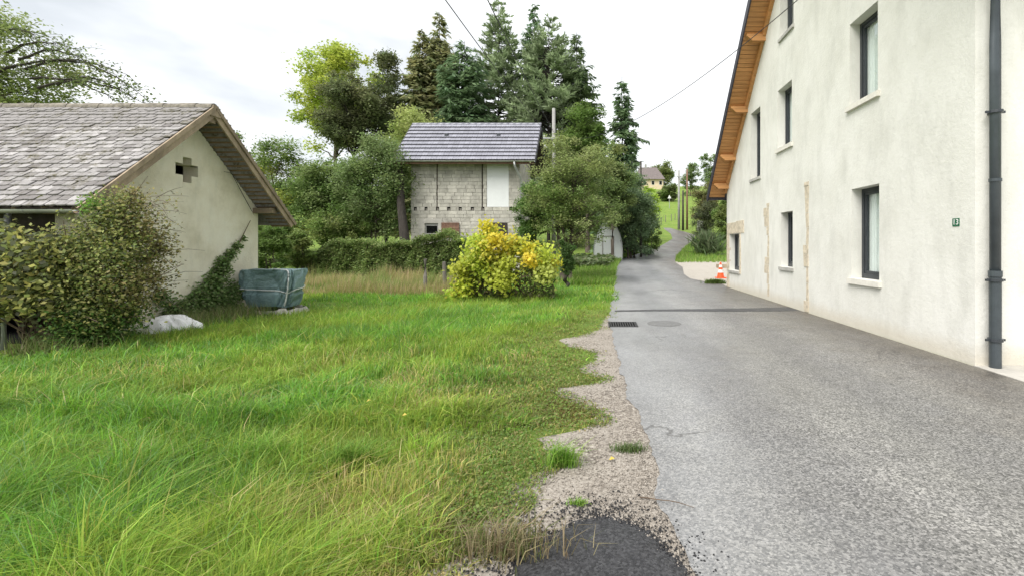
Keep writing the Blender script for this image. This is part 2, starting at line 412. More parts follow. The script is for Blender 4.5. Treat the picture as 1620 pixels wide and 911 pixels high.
# ================================================================ THE SETTING
ys = np.concatenate([np.arange(-60, 200, 1.0), np.arange(200, 400, 10.0), [400, 450, 520, 620, 760, 900, 1300, 1900, 3000]])
xs = np.concatenate([[-2500, -1400, -800, -450, -250, -150, -100], np.arange(-70, 71, 2.0), [100, 150, 250, 450, 800, 1400, 2500]])
XX, YY = np.meshgrid(xs, ys); V = np.stack([XX, YY, Hn(YY)], -1).reshape(-1, 3)
nx = len(xs); ii = np.arange(len(ys) - 1)[:, None] * nx + np.arange(nx - 1)[None, :]
Fq = np.stack([ii, ii + 1, ii + nx + 1, ii + nx], -1).reshape(-1, 4)
tag(link(bpy.data.objects.new('ground', fast_mesh('ground', V, Fq, 'soil'))), kind='structure')

# lane: left and right edge found on the ground from the photograph, then sampled by depth
LE = [(1150, 1020), (1095, 911), (1062, 840), (1047, 800), (1040, 750), (1028, 700), (1003, 650), (986, 600), (973, 550), (968, 525), (964, 505), (967, 480), (971, 460), (975, 423), (986, 409), (1006, 403), (1040, 392), (1064, 378), (1061, 370), (1049, 361)]
RE = [(1144, 450), (1118, 446), (1092, 441), (1082, 434), (1080, 423), (1068, 415), (1069, 406), (1083, 392), (1098, 380), (1100, 372), (1083, 367), (1057, 360)]
gl_ = [G(*q) for q in LE]; gr_ = [G(*q) for q in RE]
LYs = [-6] + [g.y for g in gl_]; LXs = [.6] + [g.x for g in gl_]
RYs = [-6, 17.6] + [g.y for g in gr_]; RXs = [4.955, 4.955] + [g.x for g in gr_]
YEND = min(gl_[-1].y, gr_[-1].y)
def XL(Y): return np.interp(Y, LYs, LXs)
def XR(Y): return np.interp(Y, RYs, RXs)
def strip(name, Yv, a, b, dz, mat, kind='structure', parent=None, nxs=2, rag=0, seed=1):
    r = np.random.default_rng(seed)
    V = []
    for k, Y in enumerate(Yv):
        xa, xb = a[k], b[k]
        if rag: xa += r.normal(0, rag); xb += r.normal(0, rag)
        for q in range(nxs): V.append((xa + (xb - xa) * q / (nxs - 1), Y, H(Y) + dz))
    nY = len(Yv); ii = np.arange(nY - 1)[:, None] * nxs + np.arange(nxs - 1)[None, :]
    me = fast_mesh(name, np.array(V), np.stack([ii, ii + 1, ii + nxs + 1, ii + nxs], -1).reshape(-1, 4), mat)
    o = link(bpy.data.objects.new(name, me), parent)
    if kind: o['kind'] = kind
    return o
Yv = np.concatenate([np.arange(-6, 1, .5), np.arange(1, 17, .06), np.arange(17, YEND, .25)])
a_ = XL(Yv); a_[Yv < 17] += (fnoise(Yv[Yv < 17], Yv[Yv < 17] * 0, 9, 3) - .5) * .07
a_[Yv < 8] += RNG.normal(0, .008, (Yv < 8).sum())
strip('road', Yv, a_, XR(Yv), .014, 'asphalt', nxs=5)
# gravel verge between grass and lane
EDGE = [(1000, 640), (911, 735), (880, 800), (860, 835), (830, 805), (800, 835), (770, 850), (745, 890), (722, 905), (705, 885), (692, 872), (681, 945), (668, 965), (650, 952), (632, 915), (616, 880), (607, 955), (600, 974), (592, 940), (581, 925), (572, 950), (560, 955), (547, 905), (538, 890), (529, 930), (520, 955), (510, 960), (500, 962), (480, 964), (460, 968)]
ey = np.array([e[0] for e in EDGE][::-1]); ex = np.array([e[1] for e in EDGE][::-1])
Yg = np.arange(1.0, 10.4, .06)
strip('gravel_verge', Yg, np.minimum((np.interp(CY + EYE * F / Yg, ey, ex) - CX) / F * Yg - np.interp(Yg, [1, 3, 5, 8], [.30, .16, .09, .05]), XL(Yg) - .05), XL(Yg) + .12, .005, 'gravel', nxs=4, rag=.03)
# gravelled forecourt beyond the white house
Ya = np.arange(17.7, 31.2, .3)
strip('gravel_forecourt', Ya, np.where(Ya < 17.5, 5, XR(Ya)) - .25, np.full_like(Ya, 22.0), .006, 'gravel_pale', nxs=6, rag=.08, seed=4)
mb = MB(); mb.box(4.955, 15, -6, 6.0, -.2, .022); mb.build('pavement_slab', 'concrete', kind='structure')
# fresh tarmac patch: a low lumpy sheet
pt = [(770, 1010), (790, 930), (812, 893), (850, 858), (880, 838), (925, 818), (965, 815), (1005, 826), (1040, 850), (1068, 880), (1094, 911), (1140, 1010)]
bd = [G(*q) for q in pt]
mb = MB(); cen = Vector((-.05, 1.95, 0)); ring = []
for a, b in zip(bd[:-1], bd[1:]):
    for k in range(6): ring.append(a.lerp(b, k / 6))
ring.append(bd[-1])
for k in range(10): ring.append(bd[-1].lerp(bd[0], (k + 1) / 11))
rows = 7; nr = len(ring); jit = [(random.uniform(-.015, .015), random.uniform(-.015, .015)) for _ in ring]
for k, p in enumerate(ring):
    for q in range(rows):
        t = q / (rows - 1); pp = cen.lerp(p + Vector((*jit[k], 0)), t)
        z = .012 + .022 * (1 - t ** 4) + (random.uniform(-.002, .002)) if q < rows - 1 else .004
        mb.v.append((pp.x, pp.y, z))
for k in range(nr):
    k2 = (k + 1) % nr
    for q in range(rows - 1): mb.f.append((k * rows + q, k2 * rows + q, k2 * rows + q + 1, k * rows + q + 1))
mb.build('tarmac_patch', 'asphalt_fresh', smooth=True, kind='structure')
# trench repair strip across the lane
Xs = np.linspace(.42, 4.93, 60)
V = []
for X in Xs:
    c0 = 11.15 + .06 * math.sin(X * 1.3) + (X - 2.5) * .09; w = np.interp(X, [.42, 1.6, 3.2, 4.9], [.2, .32, .5, .66])
    V += [(X, c0 - w / 2 + RNG.normal(0, .012), .018), (X, c0 + w / 2 + RNG.normal(0, .012), .018)]
i0 = np.arange(len(Xs) - 1) * 2
tag(link(bpy.data.objects.new('trench_repair_strip', fast_mesh('trench_repair_strip', np.array(V), np.stack([i0, i0 + 2, i0 + 3, i0 + 1], -1), 'asphalt_strip'))), kind='structure')

# ================================================================ WHITE HOUSE
WX, Y0, Y1, YR = 4.98, 6.0, 17.5, 10.5
SL = 1.034; ANG = math.atan(SL); EZ = 3.79
def wtop(Y): return EZ + SL * (17.5 - Y) if Y >= YR else EZ + SL * 7.0 - SL * (YR - Y)
wh = thing('white_house', 'tall white rendered house with orange timber soffit beside the lane', 'house', (WX + 4, 11.7, 0))
WIN = [  # Y near, Y far, z bottom, z top, sill material, curtain
    (8.04, 8.92, .96, 2.69, 'pale_stone', True), (8.08, 8.98, 4.33, 5.94, 'pale_stone', True),
    (11.6, 12.36, 1.02, 2.475, 'grey_stone', False), (11.65, 12.55, 4.23, 5.84, 'pale_stone', True),
    (13.91, 14.76, 3.71, 5.84, 'grey_stone', False), (11.55, 12.4, 7.2, 8.7, 'grey_stone', False),
    (15.95, 17.15, .68, 2.0, 'grey_stone', False)]
mb = MB()
wall_holes(mb, lambda u, z, d: (WX + d, u, z), Y0, Y1, -.2, wtop, [w[:4] for w in WIN], .4, [YR])
mb.build('gable_wall', 'white_render', wh)
mb = MB()
mb.box(WX + .4, 14, Y0, Y0 + .4, -.2, wtop(Y0) - .05); mb.build('front_wall', 'white_render', wh)
mb = MB(); mb.box(WX + .4, 14, Y1 - .4, Y1, -.2, wtop(Y1) - .05); mb.build('rear_wall', 'white_render', wh)
mb = MB(); mb.prism([(Y0 + .4, -.2), (Y1 - .4, -.2), (Y1 - .4, wtop(Y1 - .4) - .03), (YR, wtop(YR) - .03), (Y0 + .4, wtop(Y0 + .4) - .03)], lambda a, b, d: (d, a, b), 13.6, 14.0)
mb.build('end_wall', 'white_render', wh)
mb = MB(); mb.box(WX + 1.6, WX + 1.7, Y0 + .5, Y1 - .5, 0, wtop(Y1) - .2); mb.build('inner_partition', 'dark_room', wh)
mb = MB(); mb.box(WX + .41, WX + 1.6, Y0 + .5, Y1 - .5, 3.1, 3.3); mb.build('floor_slab', 'dark_room', wh)
# roof: two slabs over a timber soffit
XO = 4.37
def slope_poly(ya, yb, t0, t1):
    n_ = (math.sin(ANG), math.cos(ANG)) if ya >= YR - .01 else (-math.sin(ANG), math.cos(ANG))
    return [(ya + n_[0] * t0, wt2(ya) + n_[1] * t0), (yb + n_[0] * t0, wt2(yb) + n_[1] * t0), (yb + n_[0] * t1, wt2(yb) + n_[1] * t1), (ya + n_[0] * t1, wt2(ya) + n_[1] * t1)]
def wt2(Y): return EZ + SL * (17.5 - Y) if Y >= YR else EZ + SL * 7.0 - SL * (YR - Y)
rx_map = lambda a, b, d: (d, a, b)
rf = None
mb = MB(); mb.prism(slope_poly(YR, 17.9, .03, .15), rx_map, XO, 14.6); mb.prism(slope_poly(5.45, YR - .001, .03, .15), rx_map, XO, 14.6)
rf = mb.build('roof', 'dark_roof', wh)
for (ya, yb) in ((YR, 17.95), (5.4, YR - .001)):
    mb = MB(); mb.prism(slope_poly(ya, yb, -.03, .19), rx_map, XO - .045, XO - .003); mb.build('bargeboard', 'dark_roof', rf)
mb = MB(); mb.box(XO, 14.6, 17.88, 17.93, wt2(17.9) - .02, wt2(17.9) + .14); mb.build('fascia', 'dark_roof', rf)
BW = .135
bmesh_ = MB().box(0, WX - XO - .004, 0, BW - .012, 0, .02).mesh('soffit_board', 'new_wood')
Lb = (17.87 - YR) / math.cos(ANG)
for k in range(int(Lb / BW)):
    s = k * BW
    inst('soffit_board', bmesh_, wh, (XO, YR + s * math.cos(ANG) + .002, wt2(YR) - s * math.sin(ANG)), (-ANG, 0, 0))
for k in range(int((YR - 5.5) / math.cos(ANG) / BW)):
    s = (k + 1) * BW
    inst('soffit_board', bmesh_, wh, (XO, YR - s * math.cos(ANG), wt2(YR) - s * math.sin(ANG)), (ANG, 0, 0))
mb = MB(); mb.prism(slope_poly(YR, 17.6, -.15, -.004), rx_map, WX - .09, WX - .003); mb.build('wall_rafter', 'new_wood', wh)
for Yp in (17.33, 16.45, 15.15, 13.55, 11.9):
    zt = wt2(Yp) - .03
    prof = [(WX + .02, zt), (WX + .02, zt - .2), (XO + .22, zt - .2), (XO + .06, zt - .06), (XO + .06, zt)]
    mb = MB(); mb.prism(prof, lambda a, b, d: (a, d, b), Yp - .1, Yp + .1); mb.build('purlin_end', 'new_wood', wh)
# windows
for (ya, yb, za, zb, sm, cur) in WIN:
    xf = WX + .20; fw = .07
    mb = MB()
    mb.box(xf, xf + .07, ya + .004, ya + fw, za + .004, zb - .004); mb.box(xf, xf + .07, yb - fw, yb - .004, za + .004, zb - .004)
    mb.box(xf + .002, xf + .068, ya + fw, yb - fw, za + .004, za + fw + .02); mb.box(xf + .002, xf + .068, ya + fw, yb - fw, zb - fw, zb - .004)
    fr = mb.build('window_frame', 'anthracite', wh)
    s_ = .055                                                             # opening sash inside the fixed frame
    mb = MB()
    A, B, C, D = ya + fw, yb - fw, za + fw + .02, zb - fw
    mb.box(xf + .018, xf + .075, A, A + s_, C, D); mb.box(xf + .018, xf + .075, B - s_, B, C, D)
    mb.box(xf + .02, xf + .073, A + s_, B - s_, C, C + s_); mb.box(xf + .02, xf + .073, A + s_, B - s_, D - s_, D)
    mb.build('sash', 'anthracite', fr)
    mb = MB(); mb.face([(xf + .045, A + s_ - .005, C + s_ - .005), (xf + .045, B - s_ + .005, C + s_ - .005), (xf + .045, B - s_ + .005, D - s_ + .005), (xf + .045, A + s_ - .005, D - s_ + .005)]); mb.build('pane', 'glass', fr)
    mb = MB(); mb.box(xf + .006, xf + .018, B - s_ * .75, B - s_ * .45, (C + D) / 2 - .06, (C + D) / 2 + .06); mb.build('handle', 'anthracite', fr)
    if cur:
        mb = MB(); mb.grid(lambda a, b: (xf + .105 + .012 * math.sin(a * 60), ya + .02 + a * (yb - ya - .04), za + .03 + b * (zb - za - .04)), 90, 2)
        mb.build('curtain', 'curtain', wh, smooth=True, recalc=False)
    mb = MB(); mb.box(WX - .06, xf - .002, ya - .075, yb + .075, za - .105, za - .004, .004) if sm == 'pale_stone' else mb.box(WX - .05, xf - .002, ya - .05, yb + .05, za - .085, za - .004, .003)
    mb.build('window_sill', sm, wh)
# bare stones of old openings
def stone(Ya, Yb, za, zb, pr=.012, mat='beige_stone'):
    mb = MB(); mb.prism([(Ya + random.uniform(-.02, .02), za), (Yb + random.uniform(-.02, .02), za), (Yb + random.uniform(-.03, .03), zb), (Ya + random.uniform(-.03, .03), zb)], lambda a, b, d: (d, a, b), WX - pr, WX + .05)
    mb.build('bare_stone', mat, wh)
z = .12
for h_, wl in ((.36, .10), (.3, .13), (.26, .34), (.22, .30), (.33, .12), (.3, .1), (.26, .14), (.3, .33), (.26, .4), (.12, .16)):
    stone(13.22 - random.uniform(0, .04), 13.22 + wl, z, z + h_ - .012, .006); z += h_
z = .03
for h_, wl in ((.26, .24), (.42, .15), (.38, .14), (.3, .26), (.22, .3), (.4, .14), (.36, .15), (.34, .18), (.3, .2), (.1, .24)):
    stone(10.72, 10.72 + wl * .9, z, z + h_ - .012, .006 if wl < .22 else .016); z += h_
stone(15.45, 16.3, 2.02, 2.45, .02); stone(16.31, 17.44, 2.02, 2.42, .02)
for za, zb in ((.0, .56), (.6, 1.05), (1.06, 1.5), (1.51, 2.0)): stone(17.17, 17.46, za, zb, .016)
for za, zb in ((.6, 1.2), (1.21, 2.0)): stone(15.78, 15.93, za, zb, .014)
# gutter and downpipe on the front
mb = MB(); mb.grid(lambda a, b: (WX - .3 + a * 9.6, 5.4 + .07 * math.cos(math.pi * b), wt2(5.45) + .02 - .07 * math.sin(math.pi * b)), 2, 9); mb.build('gutter', 'pipe_grey', wh, smooth=True)
PXp, PYp = 5.15, 5.89
dp = MB().tube([(PXp, PYp, .62), (PXp, PYp, 4.2), (PXp, PYp, 5.75), (PXp, 5.6, 5.95), (PXp, 5.42, 6.0)], .06, 16).build('downpipe', 'pipe_grey', wh, smooth=True)
MB().tube([(PXp, PYp, .0), (PXp, PYp, 1.18), (PXp, PYp, 1.2), (PXp, PYp, 1.27)], [.066, .066, .075, .075], 16).build('pipe_shoe', 'pipe_grey', dp, smooth=False)
for zc in (.38, 1.15, 3.32, 5.4):
    MB().tube([(PXp, PYp, zc - .018), (PXp, PYp, zc + .018)], .084, 16).build('pipe_clamp', 'anthracite', dp)
    MB().box(PXp - .125, PXp + .125, PYp - .012, PYp + .012, zc - .014, zc + .014).box(PXp - .012, PXp + .012, PYp + .06, 6.02, zc - .012, zc + .012).build('clamp_lug', 'anthracite', dp)
MB().tube([(PXp, PYp, 2.42), (PXp, PYp, 2.46)], .07, 16).build('pipe_joint', 'pipe_grey', dp)
# house number
hn = thing('house_number_plate', 'small green enamel plate with white number 13 on white wall', 'number plate', (WX - .001, 6.315, 1.86))
MB().box(WX - .008, WX + .002, 6.255, 6.375, 1.86, 1.97).build('plate', 'sign_green', hn)
cu = bpy.data.curves.new('number', 'FONT'); cu.body = '13'; cu.size = .108; cu.align_x = 'CENTER'; cu.align_y = 'CENTER'; cu.extrude = .0008; cu.offset = .0012
to = bpy.data.objects.new('tmp', cu); col.objects.link(to); bpy.context.view_layer.update()
me = bpy.data.meshes.new_from_object(to.evaluated_get(bpy.context.evaluated_depsgraph_get())); bpy.data.objects.remove(to)
me.materials.clear(); me.materials.append(MATS['reflective_white'])
inst('number', me, hn, (WX - .0095, 6.315, 1.916), (R(90), 0, R(-90)))

# ================================================================ BARN
BX, BY0, BY1 = -8.5, 7.4, 11.4
VX, RY, RZ, NY, NZ = -7.9, 9.42, 4.42, 6.98, 2.16
BS = (RZ - NZ) / (RY - NY); BA = math.atan(BS)
def btop(Y): return RZ - BS * abs(Y - RY)
barn = thing('stone_barn', 'low beige rendered barn with mossy tiled roof and cross shaped opening', 'barn', (-11, 9.4, 0))
mb = MB()
cr = [(9.17, 9.335, 3.035, 3.27), (9.335, 9.535, 2.89, 3.41), (9.535, 9.69, 3.035, 3.27)]
wall_holes(mb, lambda u, z, d: (BX - d, u, z), BY0, BY1, -.2, lambda Y: btop(Y) - .1, cr, .32, [RY])
mb.build('gable_wall', 'barn_render', barn)
mb = MB(); wall_holes(mb, lambda u, z, d: (u, BY0 + d, z), -16, BX - .325, -.2, lambda u: btop(BY0) - .1, [(-10.8, -9.0, -.2, 1.6)], .3)
mb.build('front_wall', 'dark_wood', barn)
MB().box(-16, BX - .325, BY1 - .3, BY1, -.2, btop(BY1) - .12).build('rear_wall', 'barn_render', barn)
mb = MB(); mb.prism([(BY0, -.2), (BY1, -.2), (BY1, btop(BY1) - .1), (RY, RZ - .1), (BY0, btop(BY0) - .1)], lambda a, b, d: (d, a, b), -16.3, -16.0); mb.build('end_wall', 'barn_render', barn)
MB().box(-11.0, -8.86, BY0 - .02, BY0 + .28, 1.602, 1.75).build('door_lintel', 'dark_wood', barn)
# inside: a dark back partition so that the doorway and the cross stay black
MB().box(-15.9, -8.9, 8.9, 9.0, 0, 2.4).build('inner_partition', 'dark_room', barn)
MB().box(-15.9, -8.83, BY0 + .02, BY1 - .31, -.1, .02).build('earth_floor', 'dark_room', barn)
bn = lambda Y, t: (Y + (-math.sin(BA) if Y <= RY else math.sin(BA)) * t, btop(Y) + math.cos(BA) * t)
def bslope(ya, yb, t0, t1, near):
    sn = -math.sin(BA) if near else math.sin(BA)
    return [(ya + sn * t0, btop(ya) + math.cos(BA) * t0), (yb + sn * t0, btop(yb) + math.cos(BA) * t0), (yb + sn * t1, btop(yb) + math.cos(BA) * t1), (ya + sn * t1, btop(ya) + math.cos(BA) * t1)]
mb = MB(); mb.prism(bslope(NY + .02, RY, -.03, .0, True), rx_map, -16.5, VX - .05); mb.prism(bslope(RY, 2 * RY - NY - .02, -.03, .0, False), rx_map, -16.5, VX - .05)
broof = mb.build('roof', 'dark_wood', barn)
# soffit boards under the gable overhang
sb = MB().box(0, VX - .05 - BX - .003, 0, .150, -.02, 0).mesh('soffit_board', 'brown_wood')
for near in (True, False):
    for k in range(int(2.5 / math.cos(BA) / .152)):
        s = k * .152 + .02
        if near: inst('soffit_board', sb, barn, (BX + .003, RY - (s + .15) * math.cos(BA), RZ - (s + .15) * math.sin(BA) - .045), (BA, 0, 0))
        else: inst('soffit_board', sb, barn, (BX + .003, RY + s * math.cos(BA), RZ - s * math.sin(BA) - .045), (-BA, 0, 0))
# double bargeboards, ridge and eave beams
for near in (True, False):
    ya, yb = (NY - .01, RY) if near else (RY, 2 * RY - NY + .01)
    mb = MB(); mb.prism(bslope(ya, yb, -.13, .02, near), rx_map, VX - .05, VX - .015); mb.build('bargeboard', 'weathered_wood', barn)
    mb = MB(); mb.prism(bslope(ya - (.03 if near else 0), yb + (0 if near else .03), -.02, .055, near), rx_map, VX - .012, VX + .02); mb.build('verge_board', 'weathered_wood', barn)
mb = MB(); mb.prism([(RY - .13, RZ - .17), (RY + .13, RZ - .17), (RY + .06, RZ + .06), (RY - .06, RZ + .06)], rx_map, VX - .052, VX + .012); mb.build('apex_board', 'weathered_wood', barn)
MB().box(BX - .1, VX - .06, RY - .07, RY + .07, RZ - .3, RZ - .13).build('ridge_beam', 'weathered_wood', barn)
MB().box(BX - .1, VX - .12, 11.22, 11.38, btop(11.38) - .22, btop(11.38) - .09).build('eave_beam', 'weathered_wood', barn)
MB().box(BX - .1, VX - .12, 7.42, 7.58, btop(7.42) - .24, btop(7.42) - .09).build('eave_beam', 'weathered_wood', barn)
# tiles: shared meshes, the visible ones are parts
def tile_mesh(w, l, t, seed):
    r = random.Random(seed); mb = MB()
    pts = [(-w / 2, 0), (-w / 2, -l * (.975 + r.uniform(-.03, .01))), (-w * .3, -l * (1 + r.uniform(-.02, .015))), (w * .05, -l * (1 + r.uniform(-.03, .02))), (w * .3, -l * (1 + r.uniform(-.02, .015))), (w / 2, -l * (.975 + r.uniform(-.04, .02))), (w / 2, 0)]
    mb.prism(pts, lambda a, b, d: (a, b, d), 0, t); me = mb.mesh('roof_tile', 'old_tile'); return me
TW, TE = .17, .128
tms = [tile_mesh(TW - .014, .25, .022, s) for s in range(6)]
nrow = int(((RY - NY) / math.cos(BA)) / TE) + 1
cells = []
for r_ in range(nrow):
    for c_ in range(int((16.4 + VX) / TW)):
        x = VX - .03 - (c_ + .5 + (.5 if r_ % 2 else 0)) * TW
        s = (nrow - r_) * TE - .10          # distance down the slope of the upper edge ...
        cells.append((r_, x, max(-.04, (RY - NY) / math.cos(BA) - .225 - r_ * TE)))
near_c = []; rest = []
for r_, x, s in cells:
    Yc = RY - s * math.cos(BA)
    px = CX + x / Yc * F
    (near_c if px > -12 else rest).append((r_, x, s, px))
near_c.sort(key=lambda q: -(1 / (RY - q[2] * .7)))
vis = near_c[:300]; rest += near_c[300:]
def tile_tf(x, s, rr):
    tilt = R(6) + rr.uniform(-.03, .045)
    loc = Vector((x + rr.uniform(-.008, .008), RY - s * math.cos(BA), RZ - s * math.sin(BA) + .022))
    e = Euler((BA - tilt, rr.uniform(-.03, .03), rr.uniform(-.03, .03)))
    # lift the lower edge over the tile below
    return loc + Vector((0, -math.sin(BA) * .012, math.cos(BA) * .012)), e
rr = random.Random(5)
for r_, x, s, px in vis:
    l, e = tile_tf(x, s, rr); inst('roof_tile', rr.choice(tms), broof, l, e)
mb = MB()
for r_, x, s, px in rest:
    l, e = tile_tf(x, s, rr); M = Matrix.Translation(l) @ e.to_matrix().to_4x4(); b0 = len(mb.v)
    me = rr.choice(tms)
    mb.v += [tuple(M @ v.co) for v in me.vertices]; mb.f += [tuple(b0 + i for i in p_.vertices) for p_ in me.polygons]
for s in np.arange(0, 3.3, TE):           # far slope, out of the camera's sight
    y = RY + s * math.cos(BA); z = RZ - s * math.sin(BA) + .02
    mb.box(-16.4, VX - .03, y, y + .16, z - .15, z + .02)
mb.build('roof_tiles_remaining', 'old_tile', broof, kind='stuff')
for k in range(26):
    x = VX - .02 - k * .33
    mb = MB(); mb.grid(lambda a, b: (x - a * .345, RY + (.10 + .008 * (k % 2)) * math.cos(math.pi * b), RZ + .0 + (.105 + .008 * (k % 2)) * math.sin(math.pi * b)), 2, 9)
    mb.face([(x, RY + .1 * math.cos(math.pi * q / 8), RZ + .105 * math.sin(math.pi * q / 8)) for q in range(9)])
    mb.build('ridge_tile', 'ridge_tile', broof, smooth=False)
# dark moss lodged along the lower edges of the tiles
mb = MB()
for r_, x, s, px in near_c:
    for q in range(2 if rr.random() < .62 else 0):
        s2 = s + .235 + rr.uniform(-.02, .03); xx = x + rr.uniform(-.5, .5) * TW; c0 = Vector((xx, RY - s2 * math.cos(BA), RZ - s2 * math.sin(BA) + .03)); w_ = rr.uniform(.018, .06); d_ = rr.uniform(.008, .018)
        U = Vector((1, 0, 0)); Vv = Vector((0, math.cos(BA), math.sin(BA))); N = Vector((0, -math.sin(BA), math.cos(BA)))
        b0 = len(mb.v); mb.v += [tuple(c0 + U * a * w_ + Vv * b * d_ + N * z) for a, b, z in ((-1, 0, -.01), (-.3, 1, -.01), (.5, .9, -.01), (1, 0, -.01), (.4, -1, -.012), (-.5, -.9, -.012), (0, 0, .022))]
        mb.f += [(b0 + k, b0 + (k + 1) % 6, b0 + 6) for k in range(6)]
mb.build('tile_moss', 'moss_dark', broof, kind='stuff', recalc=False)
# moss cushions
for k, (px, py, s) in enumerate([(62, 314, 1.5), (100, 281, .9), (88, 286, .8), (55, 273, .6), (36, 265, .5), (98, 257, .7), (56, 297, .7), (150, 250, .5), (18, 294, .5), (3, 308, .9), (130, 225, .45), (88, 207, .45), (200, 186, .5), (60, 183, .7), (20, 186, .6), (160, 190, .5)]):
    # meet the roof plane
    t = (CY - py) / F; Yq = (RZ - BS * RY + .05 - EYE) / (t - BS)
    c0 = P(px, py, Yq); mb = MB(); ru = .07 * s + .02
    def fn(a, b):
        th = 2 * math.pi * a; q = b
        w = (1 + .3 * math.sin(3 * th + k) + .15 * math.sin(7 * th + 2 * k))
        u = ru * 1.5 * q * w * math.cos(th); v_ = ru * .8 * q * w * math.sin(th); hgt = .03 * (1 - q * q) * s ** .5 + random.uniform(0, .004)
        return c0 + Vector((u, v_ * math.cos(BA), v_ * math.sin(BA))) + Vector((0, -math.sin(BA), math.cos(BA))) * (hgt - .005)
    mb.grid(fn, 14, 5, True); mb.build('moss_cushion', 'moss', broof, smooth=True, recalc=False)
# gutter, brackets and the white downpipe by the doorway
mb = MB(); mb.grid(lambda a, b: (-16.4 + a * (16.4 + VX - .03), NY - .05 + .06 * math.cos(math.pi * b), NZ - .02 - .06 * math.sin(math.pi * b)), 2, 9)
gt = mb.build('gutter', 'zinc', barn, smooth=True)
for k in range(10):
    xg = VX - .25 - k * .55
    mb = MB(); mb.grid(lambda a, b: (xg - .015 + .03 * a, NY - .05 + .066 * math.cos(math.pi * b), NZ - .02 - .066 * math.sin(math.pi * b)), 2, 9); mb.build('gutter_bracket', 'zinc', gt)
MB().tube([(-9.13, 7.0, .0), (-9.13, 7.0, .55), (-9.13, 7.05, 2.1)], .04, 10).build('downpipe', 'zinc', barn, smooth=True)
MB().tube([P(300, 264, 9.5) + Vector((.02, 0, 0)), P(340, 270, 10.2), P(366, 274, 10.5), P(403, 343, 11.3)], .006, 5).build('cable', 'wire', barn)

# ================================================================ BLOCK HOUSE
HY = 25.0; HX0, HX1 = PX(650, HY), PX(822, HY); HYB = 29.0
bh = thing('block_outbuilding', 'grey concrete block outbuilding with ribbed slate grey tiled roof', 'outbuilding', ((HX0 + HX1) / 2, 27, H(27)))
def hz(y): return PZ(y, HY)
def hx(x): return PX(x, HY)
EAVE_Y, EAVE_Z, RDG_Y, RDG_Z = 24.3, PZ(254, 24.3), 27.0, 8.75
HS = (RDG_Z - EAVE_Z) / (RDG_Y - EAVE_Y); HA = math.atan(HS)
def htop(Y): return RDG_Z - HS * abs(Y - RDG_Y) - .12
door = (hx(770), hx(805), hz(328), hz(259.5)); w1 = (hx(672), hx(693), hz(379), hz(354)); w2 = (hx(769), hx(803), hz(384), hz(353))
holes = [door, w1, w2]
pockets = [(hx(x) - .085, hx(x) + .085, hz(334.5), hz(327.5)) for x in (657, 674, 692, 710, 728, 747, 764, 808)]
slots = [(hx(691.5) - .03, hx(691.5) + .03, hz(333), hz(258)), (hx(763) - .035, hx(763) + .035, hz(333), hz(258))]
gb = H(25) - .3
mb = MB(); wall_holes(mb, lambda u, z, d: (u, HY + .03 + d, z), HX0 + .01, HX1 - .01, gb, lambda u: htop(HY) - .0, holes, .25)
mb.build('backing_wall', 'mortar', bh)
# courses of blocks
rows_ = np.arange(gb, htop(HY) - .02, .2)
nb = 0
for k, z in enumerate(rows_):
    z1 = min(z + .188, htop(HY) - .01); zc = (z + z1) / 2
    cuts = [(h[0], h[1]) for h in holes + pockets + slots if h[2] - .04 < zc < h[3] + .04]
    x = HX0 - (.25 if k % 2 else 0) - .1 * (k % 3)
    while x < HX1:
        a, b = max(x, HX0), min(x + .488, HX1); x += .5
        segs = [(a, b)]
        for c0, c1 in cuts:
            ns = []
            for s0, s1 in segs:
                if c1 <= s0 or c0 >= s1: ns.append((s0, s1))
                else:
                    if c0 - s0 > .04: ns.append((s0, c0))
                    if s1 - c1 > .04: ns.append((c1, s1))
            segs = ns
        for s0, s1 in segs:
            if s1 - s0 < .05 or z1 < hz(405): continue
            mb = MB(); o_ = random.uniform(-.012, .006); mb.box(s0 + .002, s1 - .002, HY + o_, HY + .06, z + .002, z1, .004)
            mb.build('concrete_block', 'block', bh); nb += 1
MB().box(HX0, HX1, HY, HY + .06, gb, hz(405)).build('plinth', 'block', bh)
for (a, b, za, zb) in pockets:
    MB().box(a, b, HY + .022, HY + .029, za, zb).build('beam_pocket', 'dark_room', bh)
    MB().box(a + .05, b - .02, HY + .0, HY + .02, za + .02, za + .15, .01).build('beam_end', 'grey_wood', bh)
for (a, b, za, zb) in slots: MB().box(a, b, HY + .02, HY + .028, za, zb).build('expansion_slot', 'dark_wood', bh)
MB().box(hx(664), hx(699), HY - .018, HY - .014, hz(353.5), hz(347)).build('window_lintel', 'concrete', bh)
MB().box(hx(760), hx(806), HY - .018, HY - .014, hz(352.5), hz(346)).build('window_lintel', 'concrete', bh)
MB().box(hx(663), hx(671.5), HY - .020, HY - .015, hz(380), hz(353.6)).build('window_surround', 'concrete', bh)
MB().box(hx(693.5), hx(698), HY - .020, HY - .015, hz(380), hz(353.6)).build('window_surround', 'concrete', bh)
